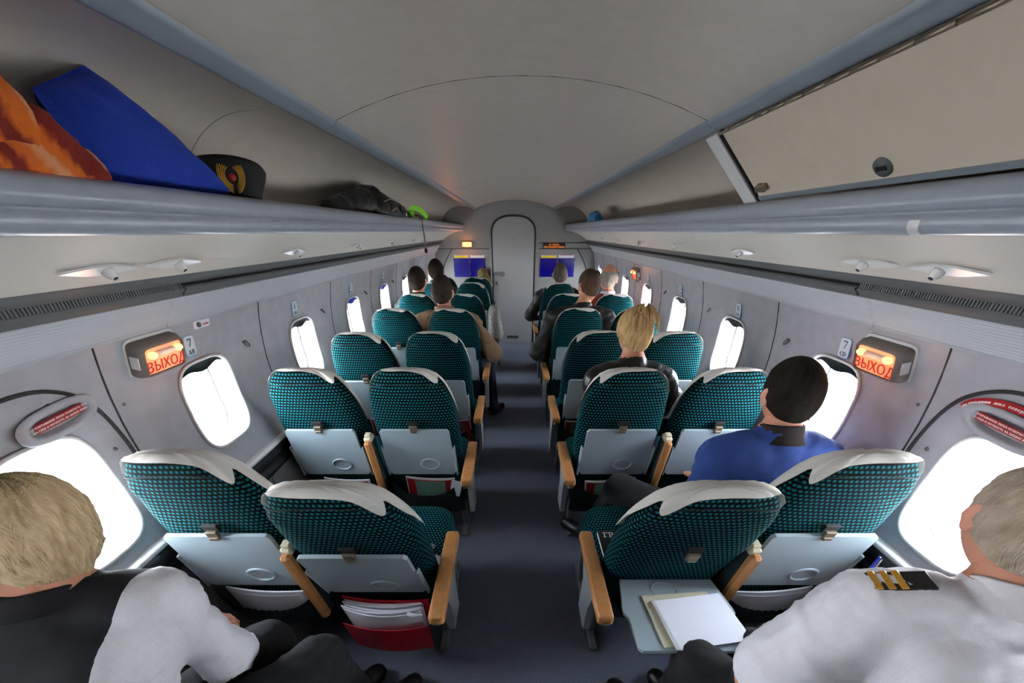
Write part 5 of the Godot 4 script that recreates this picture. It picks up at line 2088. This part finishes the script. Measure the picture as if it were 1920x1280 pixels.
	tube(st, PackedVector3Array([V(0.09, 1.18, 0.0), V(0.04, 1.17, 0.0), V(0.01, 1.13, 0.0)]), 0.006, 6)
	part(st, mats.metal, "hook", o)
	# speckled bag on an armrest
	o = thing("speckled_rucksack", "grey and white speckled rucksack hanging at the row three aisle armrest", "rucksack", V(-0.215, 0.0, 3.95))
	var sp := mat("speckle", Color.WHITE, 0.9)
	sp.albedo_texture = noise_tex(0.06, 256, 61, Color(0.08, 0.08, 0.08), Color(0.95, 0.95, 0.93), 2)
	tri(sp, 7.0)
	sp.vertex_color_use_as_albedo = true
	put(blob([[V(0.0, 0.95, 0.0), V(0.01, 0.72, 0.0), 0.05, 0.075, 0], [V(0.0, 0.95, 0.06), V(0.0, 0.72, 0.10), 0.045, 0.06, 0]], 0.012, 0.03, 0.008, grey, sp), "bag_body", o)
	st = begin()
	tube(st, PackedVector3Array([V(0.0, 0.99, -0.02), V(0.015, 1.03, 0.02), V(0.0, 0.99, 0.07)]), 0.008, 6)
	part(st, mats.black, "top_handle", o)
	st = begin()
	tube(st, PackedVector3Array([V(0.03, 0.68, 0.0), V(0.045, 0.55, 0.01), V(0.035, 0.40, 0.0)]), 0.006, 6)
	part(st, mats.black, "dangling_strap", o)

# ------------------------------------------------------------------ things in pockets and on seats
func sheet(st: SurfaceTool, o: Vector3, eu: Vector3, ev: Vector3, w: float, h: float, t: float, bend := 0.0) -> void:
	var n := eu.cross(ev).normalized()
	var rows := []
	for side in 2:
		for i in 7:
			var r := PackedVector3Array()
			var u := lerpf(-0.5, 0.5, i / 6.0)
			for j in 2:
				var v := float(j)
				r.append(o + eu * u * w + ev * v * h + n * (bend * (1.0 - 4.0 * u * u) + t * side))
			rows.append(r)
		if side == 0:
			grid(st, rows)
			rows = []
		else:
			grid(st, rows)
	st.set_smooth_group(-1)
	var f := func(u: float, v: float, k: float) -> Vector3: return o + eu * u * w + ev * v * h + n * (bend * (1.0 - 4.0 * u * u) + t * k)
	for i in 6:
		var a := lerpf(-0.5, 0.5, i / 6.0)
		var b := lerpf(-0.5, 0.5, (i + 1) / 6.0)
		for v in [0.0, 1.0]:
			quad(st, f.call(a, v, 0.0), f.call(b, v, 0.0), f.call(b, v, 1.0), f.call(a, v, 1.0))
	for u in [-0.5, 0.5]:
		quad(st, f.call(u, 0.0, 0.0), f.call(u, 1.0, 0.0), f.call(u, 1.0, 1.0), f.call(u, 0.0, 1.0))
	st.set_smooth_group(0)

# a magazine standing in the pocket of a seat: cover with a coloured field and a red border
func magazine(seat_key: String, dx: float, w: float, lift: float, tilt: float, field: Material, label: String, border := true) -> void:
	var s: Node3D = seats[seat_key]
	var at := V(s.position.x, 0, -s.position.z)
	var o := thing("magazine", label, "magazine", at, "magazines in the seat pockets")
	var y := 0.27
	var eu := V(cos(tilt), sin(tilt), 0)
	var ev := V(-sin(tilt), cos(tilt), -SLOPE * 0.9).normalized()
	var b := V(dx, y + lift, back_z(y + lift) - 0.030)
	var st := begin()
	sheet(st, b, eu, ev, w, 0.21, 0.006, -0.012)
	part(st, mats.paper, "pages", o)
	var nrm := eu.cross(ev).normalized()
	if nrm.z > 0:
		nrm = -nrm
	if border:
		st = begin()
		sheet(st, b + nrm * 0.0068, eu, ev, w * 0.94, 0.203, 0.0008, -0.012)
		part(st, mats.label_red, "border", o)
	st = begin()
	sheet(st, b + nrm * 0.0078, eu, ev, w * 0.87, 0.196, 0.0008, -0.012)
	part(st, field, "cover", o)

func build_small_things() -> void:
	var green := mat("cover_green", Color(0.36, 0.50, 0.44), 0.35)
	var photo := mat("cover_photo", Color(0.52, 0.42, 0.44), 0.35)
	photo.albedo_texture = noise_tex(0.02, 128, 71, Color(0.5, 0.4, 0.4), Color(1, 1, 0.95), 3)
	tri(photo, 4.0)
	var yellow := mat("cover_yellow", Color(0.78, 0.66, 0.08), 0.4)
	magazine("L2a", 0.02, 0.27, 0.0, -0.05, green, "green magazine with a red border in the row six aisle seat pocket, AB side")
	magazine("L2w", 0.02, 0.25, -0.01, -0.06, photo, "picture magazine with a red border in the row six window seat pocket, AB side")
	magazine("L3w", 0.06, 0.24, 0.03, 0.0, yellow, "yellow magazine with a red border in the row five window seat pocket, AB side")
	magazine("L3a", 0.10, 0.18, 0.02, 0.03, photo, "picture magazine with a red border in the row five aisle seat pocket, AB side")
	magazine("R2a", 0.02, 0.28, -0.015, 0.09, green, "green magazine with a red border in the row six aisle seat pocket, CD side")
	magazine("R3a", -0.06, 0.22, 0.01, 0.0, green, "green magazine with a red border in the row five aisle seat pocket, CD side")
	magazine("L1w", 0.0, 0.30, 0.0, -0.08, mats.paper, "white brochure in the row seven window seat pocket, AB side", false)
	magazine("R1w", 0.0, 0.30, 0.0, 0.10, mats.paper, "white brochure in the row seven window seat pocket, CD side", false)
	# loose card beside the green magazine
	var s: Node3D = seats["L2a"]
	var o := thing("folded_card", "small white folded card beside the green magazine in row six", "card", V(s.position.x + 0.15, 0.34, -s.position.z))
	var st := begin()
	sheet(st, V(0, 0, back_z(0.34) - 0.04), V(0.97, -0.25, 0), V(0.25, 0.95, -0.18).normalized(), 0.06, 0.12, 0.004, 0.0)
	part(st, mats.paper, "card", o)
	# red folder with papers, row seven AB aisle
	s = seats["L1a"]
	var y := 0.36
	o = thing("red_folder", "thick red folder full of white papers in the row seven seat pocket", "folder", V(s.position.x, 0, -s.position.z))
	var eu := V(0.99, -0.06, 0)
	var ev := V(0.06, 0.99, -0.24).normalized()
	var b := V(0.0, y - 0.15, back_z(y) - 0.030)
	for k in 2:
		st = begin()
		sheet(st, b + V(0, -0.085 * k, -0.052 * k + 0.02), eu, ev, 0.33, 0.235 + 0.012 * (1 - k), 0.003, -0.012 - 0.012 * k)
		part(st, mats.folder_red if mats.has("folder_red") else mat("folder_red", Color(0.70, 0.03, 0.10), 0.4), "cover", o)
	for k in 9:
		st = begin()
		sheet(st, b + V(-0.012 + 0.006 * (k % 3), 0.008 + 0.003 * (k % 4), 0.012 - 0.0052 * k), eu, ev, 0.29, 0.22, 0.0038, -0.014 - 0.0013 * k)
		part(st, mats.paper, "paper_bundle", o)
	st = begin()
	tube(st, PackedVector3Array([b + eu * 0.10 + ev * 0.235 + V(0, 0.0, -0.04), b + eu * 0.125 + ev * 0.238 + V(0, 0.004, -0.05), b + eu * 0.155 + ev * 0.236 + V(0, 0, -0.045)]), 0.007, 8)
	part(st, mats.paper, "white_strap", o)
	# belt buckle on the row seven AB aisle seat
	o = thing("seat_belt", "lap belt with a steel buckle on the row seven aisle seat", "seat belt", V(s.position.x, 0.47, -s.position.z))
	st = begin()
	box(st, V(0.135, 0.022, 0.30), V(0.055, 0.02, 0.07), 0.006, Basis(V(0, 1, 0), 0.3) * Basis(V(1, 0, 0), 0.3))
	part(st, mats.metal, "buckle", o)
	st = begin()
	sheet(st, V(0.19, 0.006, 0.18), V(0.3, 0.1, 0.95).normalized(), V(-0.9, 0.1, 0.3).normalized(), 0.16, 0.045, 0.003, 0.01)
	part(st, mats.seat_shell, "webbing", o)
	# book on the row seven CD aisle seat
	s = seats["R1a"]
	o = thing("book", "dark paperback with white title lettering lying on the row seven aisle seat", "book", V(s.position.x - 0.10, 0.472, -s.position.z + 0.30))
	st = begin()
	box(st, V(0, 0.012, 0), V(0.15, 0.022, 0.21), 0.001)
	part(st, mats.paper, "pages", o)
	st = begin()
	box(st, V(0, 0.0245, 0), V(0.154, 0.003, 0.214), 0.001)
	part(st, mat("book_cover", Color(0.09, 0.10, 0.09), 0.35), "cover", o)
	lettering("ГРАНД", 0.03, o, V(0.012, 0.0264, 0.075), V(1, 0, 0), V(0, 0, 1), mats.paper, "title", "Droid Serif", false)
	lettering("Сан", 0.016, o, V(-0.045, 0.0264, -0.075), V(1, 0, 0), V(0, 0, 1), mats.caption_yellow, "author")
	st = begin()
	box(st, V(0.03, 0.0262, -0.005), V(0.075, 0.001, 0.085), 0.0)
	part(st, mat("book_picture", Color(0.25, 0.27, 0.22), 0.4), "picture", o)
	# papers on the open tray
	o = thing("paper_folder", "cream card folder lying on the open tray table", "folder", V(s.position.x + 0.015, 0.5605, -s.position.z - 0.085))
	st = begin()
	box(st, V(0, 0.002, 0), V(0.235, 0.004, 0.19), 0.001, Basis(V(0, 1, 0), -0.08))
	part(st, mats.cream_paper, "card", o)
	o = thing("paper_stack", "stack of white paper on the cream folder on the open tray", "paper", V(s.position.x + 0.045, 0.565, -s.position.z - 0.098))
	for k in 3:
		st = begin()
		box(st, V(0.003 * k, 0.0022 + 0.004 * k, -0.002 * k), V(0.235, 0.0038, 0.175), 0.0005, Basis(V(0, 1, 0), -0.12 - 0.01 * k))
		part(st, mats.paper, "sheets", o)
	# white crumpled bag by the woman in row six
	o = thing("white_bag", "crumpled white paper bag between the row six seats", "bag", V(0.735, 0.50, 2.02))
	var wb := mat("white_bag", Color(0.85, 0.84, 0.82), 0.7)
	wb.vertex_color_use_as_albedo = true
	var plain := func(_p: Vector3) -> Color: return Color(1, 1, 1)
	put(blob([[V(-0.02, 0.06, -0.08), V(0.03, 0.12, 0.06), 0.06, 0.07, 0], [V(0.04, 0.15, 0.02), V(0.08, 0.19, 0.09), 0.05, 0.04, 0]], 0.009, 0.02, 0.02, plain, wb), "bag_paper", o)
	st = begin()
	box(st, V(-0.03, 0.09, -0.13), V(0.03, 0.1, 0.05), 0.006)
	part(st, mats.caption_yellow, "yellow_packet", o)
	# pen in the shirt pocket of the man in uniform
	o = thing("pen", "blue pen standing in the breast pocket of the white uniform shirt", "pen", V(0.895, 0.86, 0.655))
	st = begin()
	tube(st, PackedVector3Array([V(0, 0, 0), V(0.0, 0.075, 0.0)]), 0.0045, 8, false, 0.7)
	part(st, mat("pen_blue", Color(0.05, 0.15, 0.6), 0.3), "barrel", o)
	st = begin()
	box(st, V(0, 0.055, -0.007), V(0.004, 0.036, 0.003), 0.001)
	part(st, mats.chrome, "clip", o)
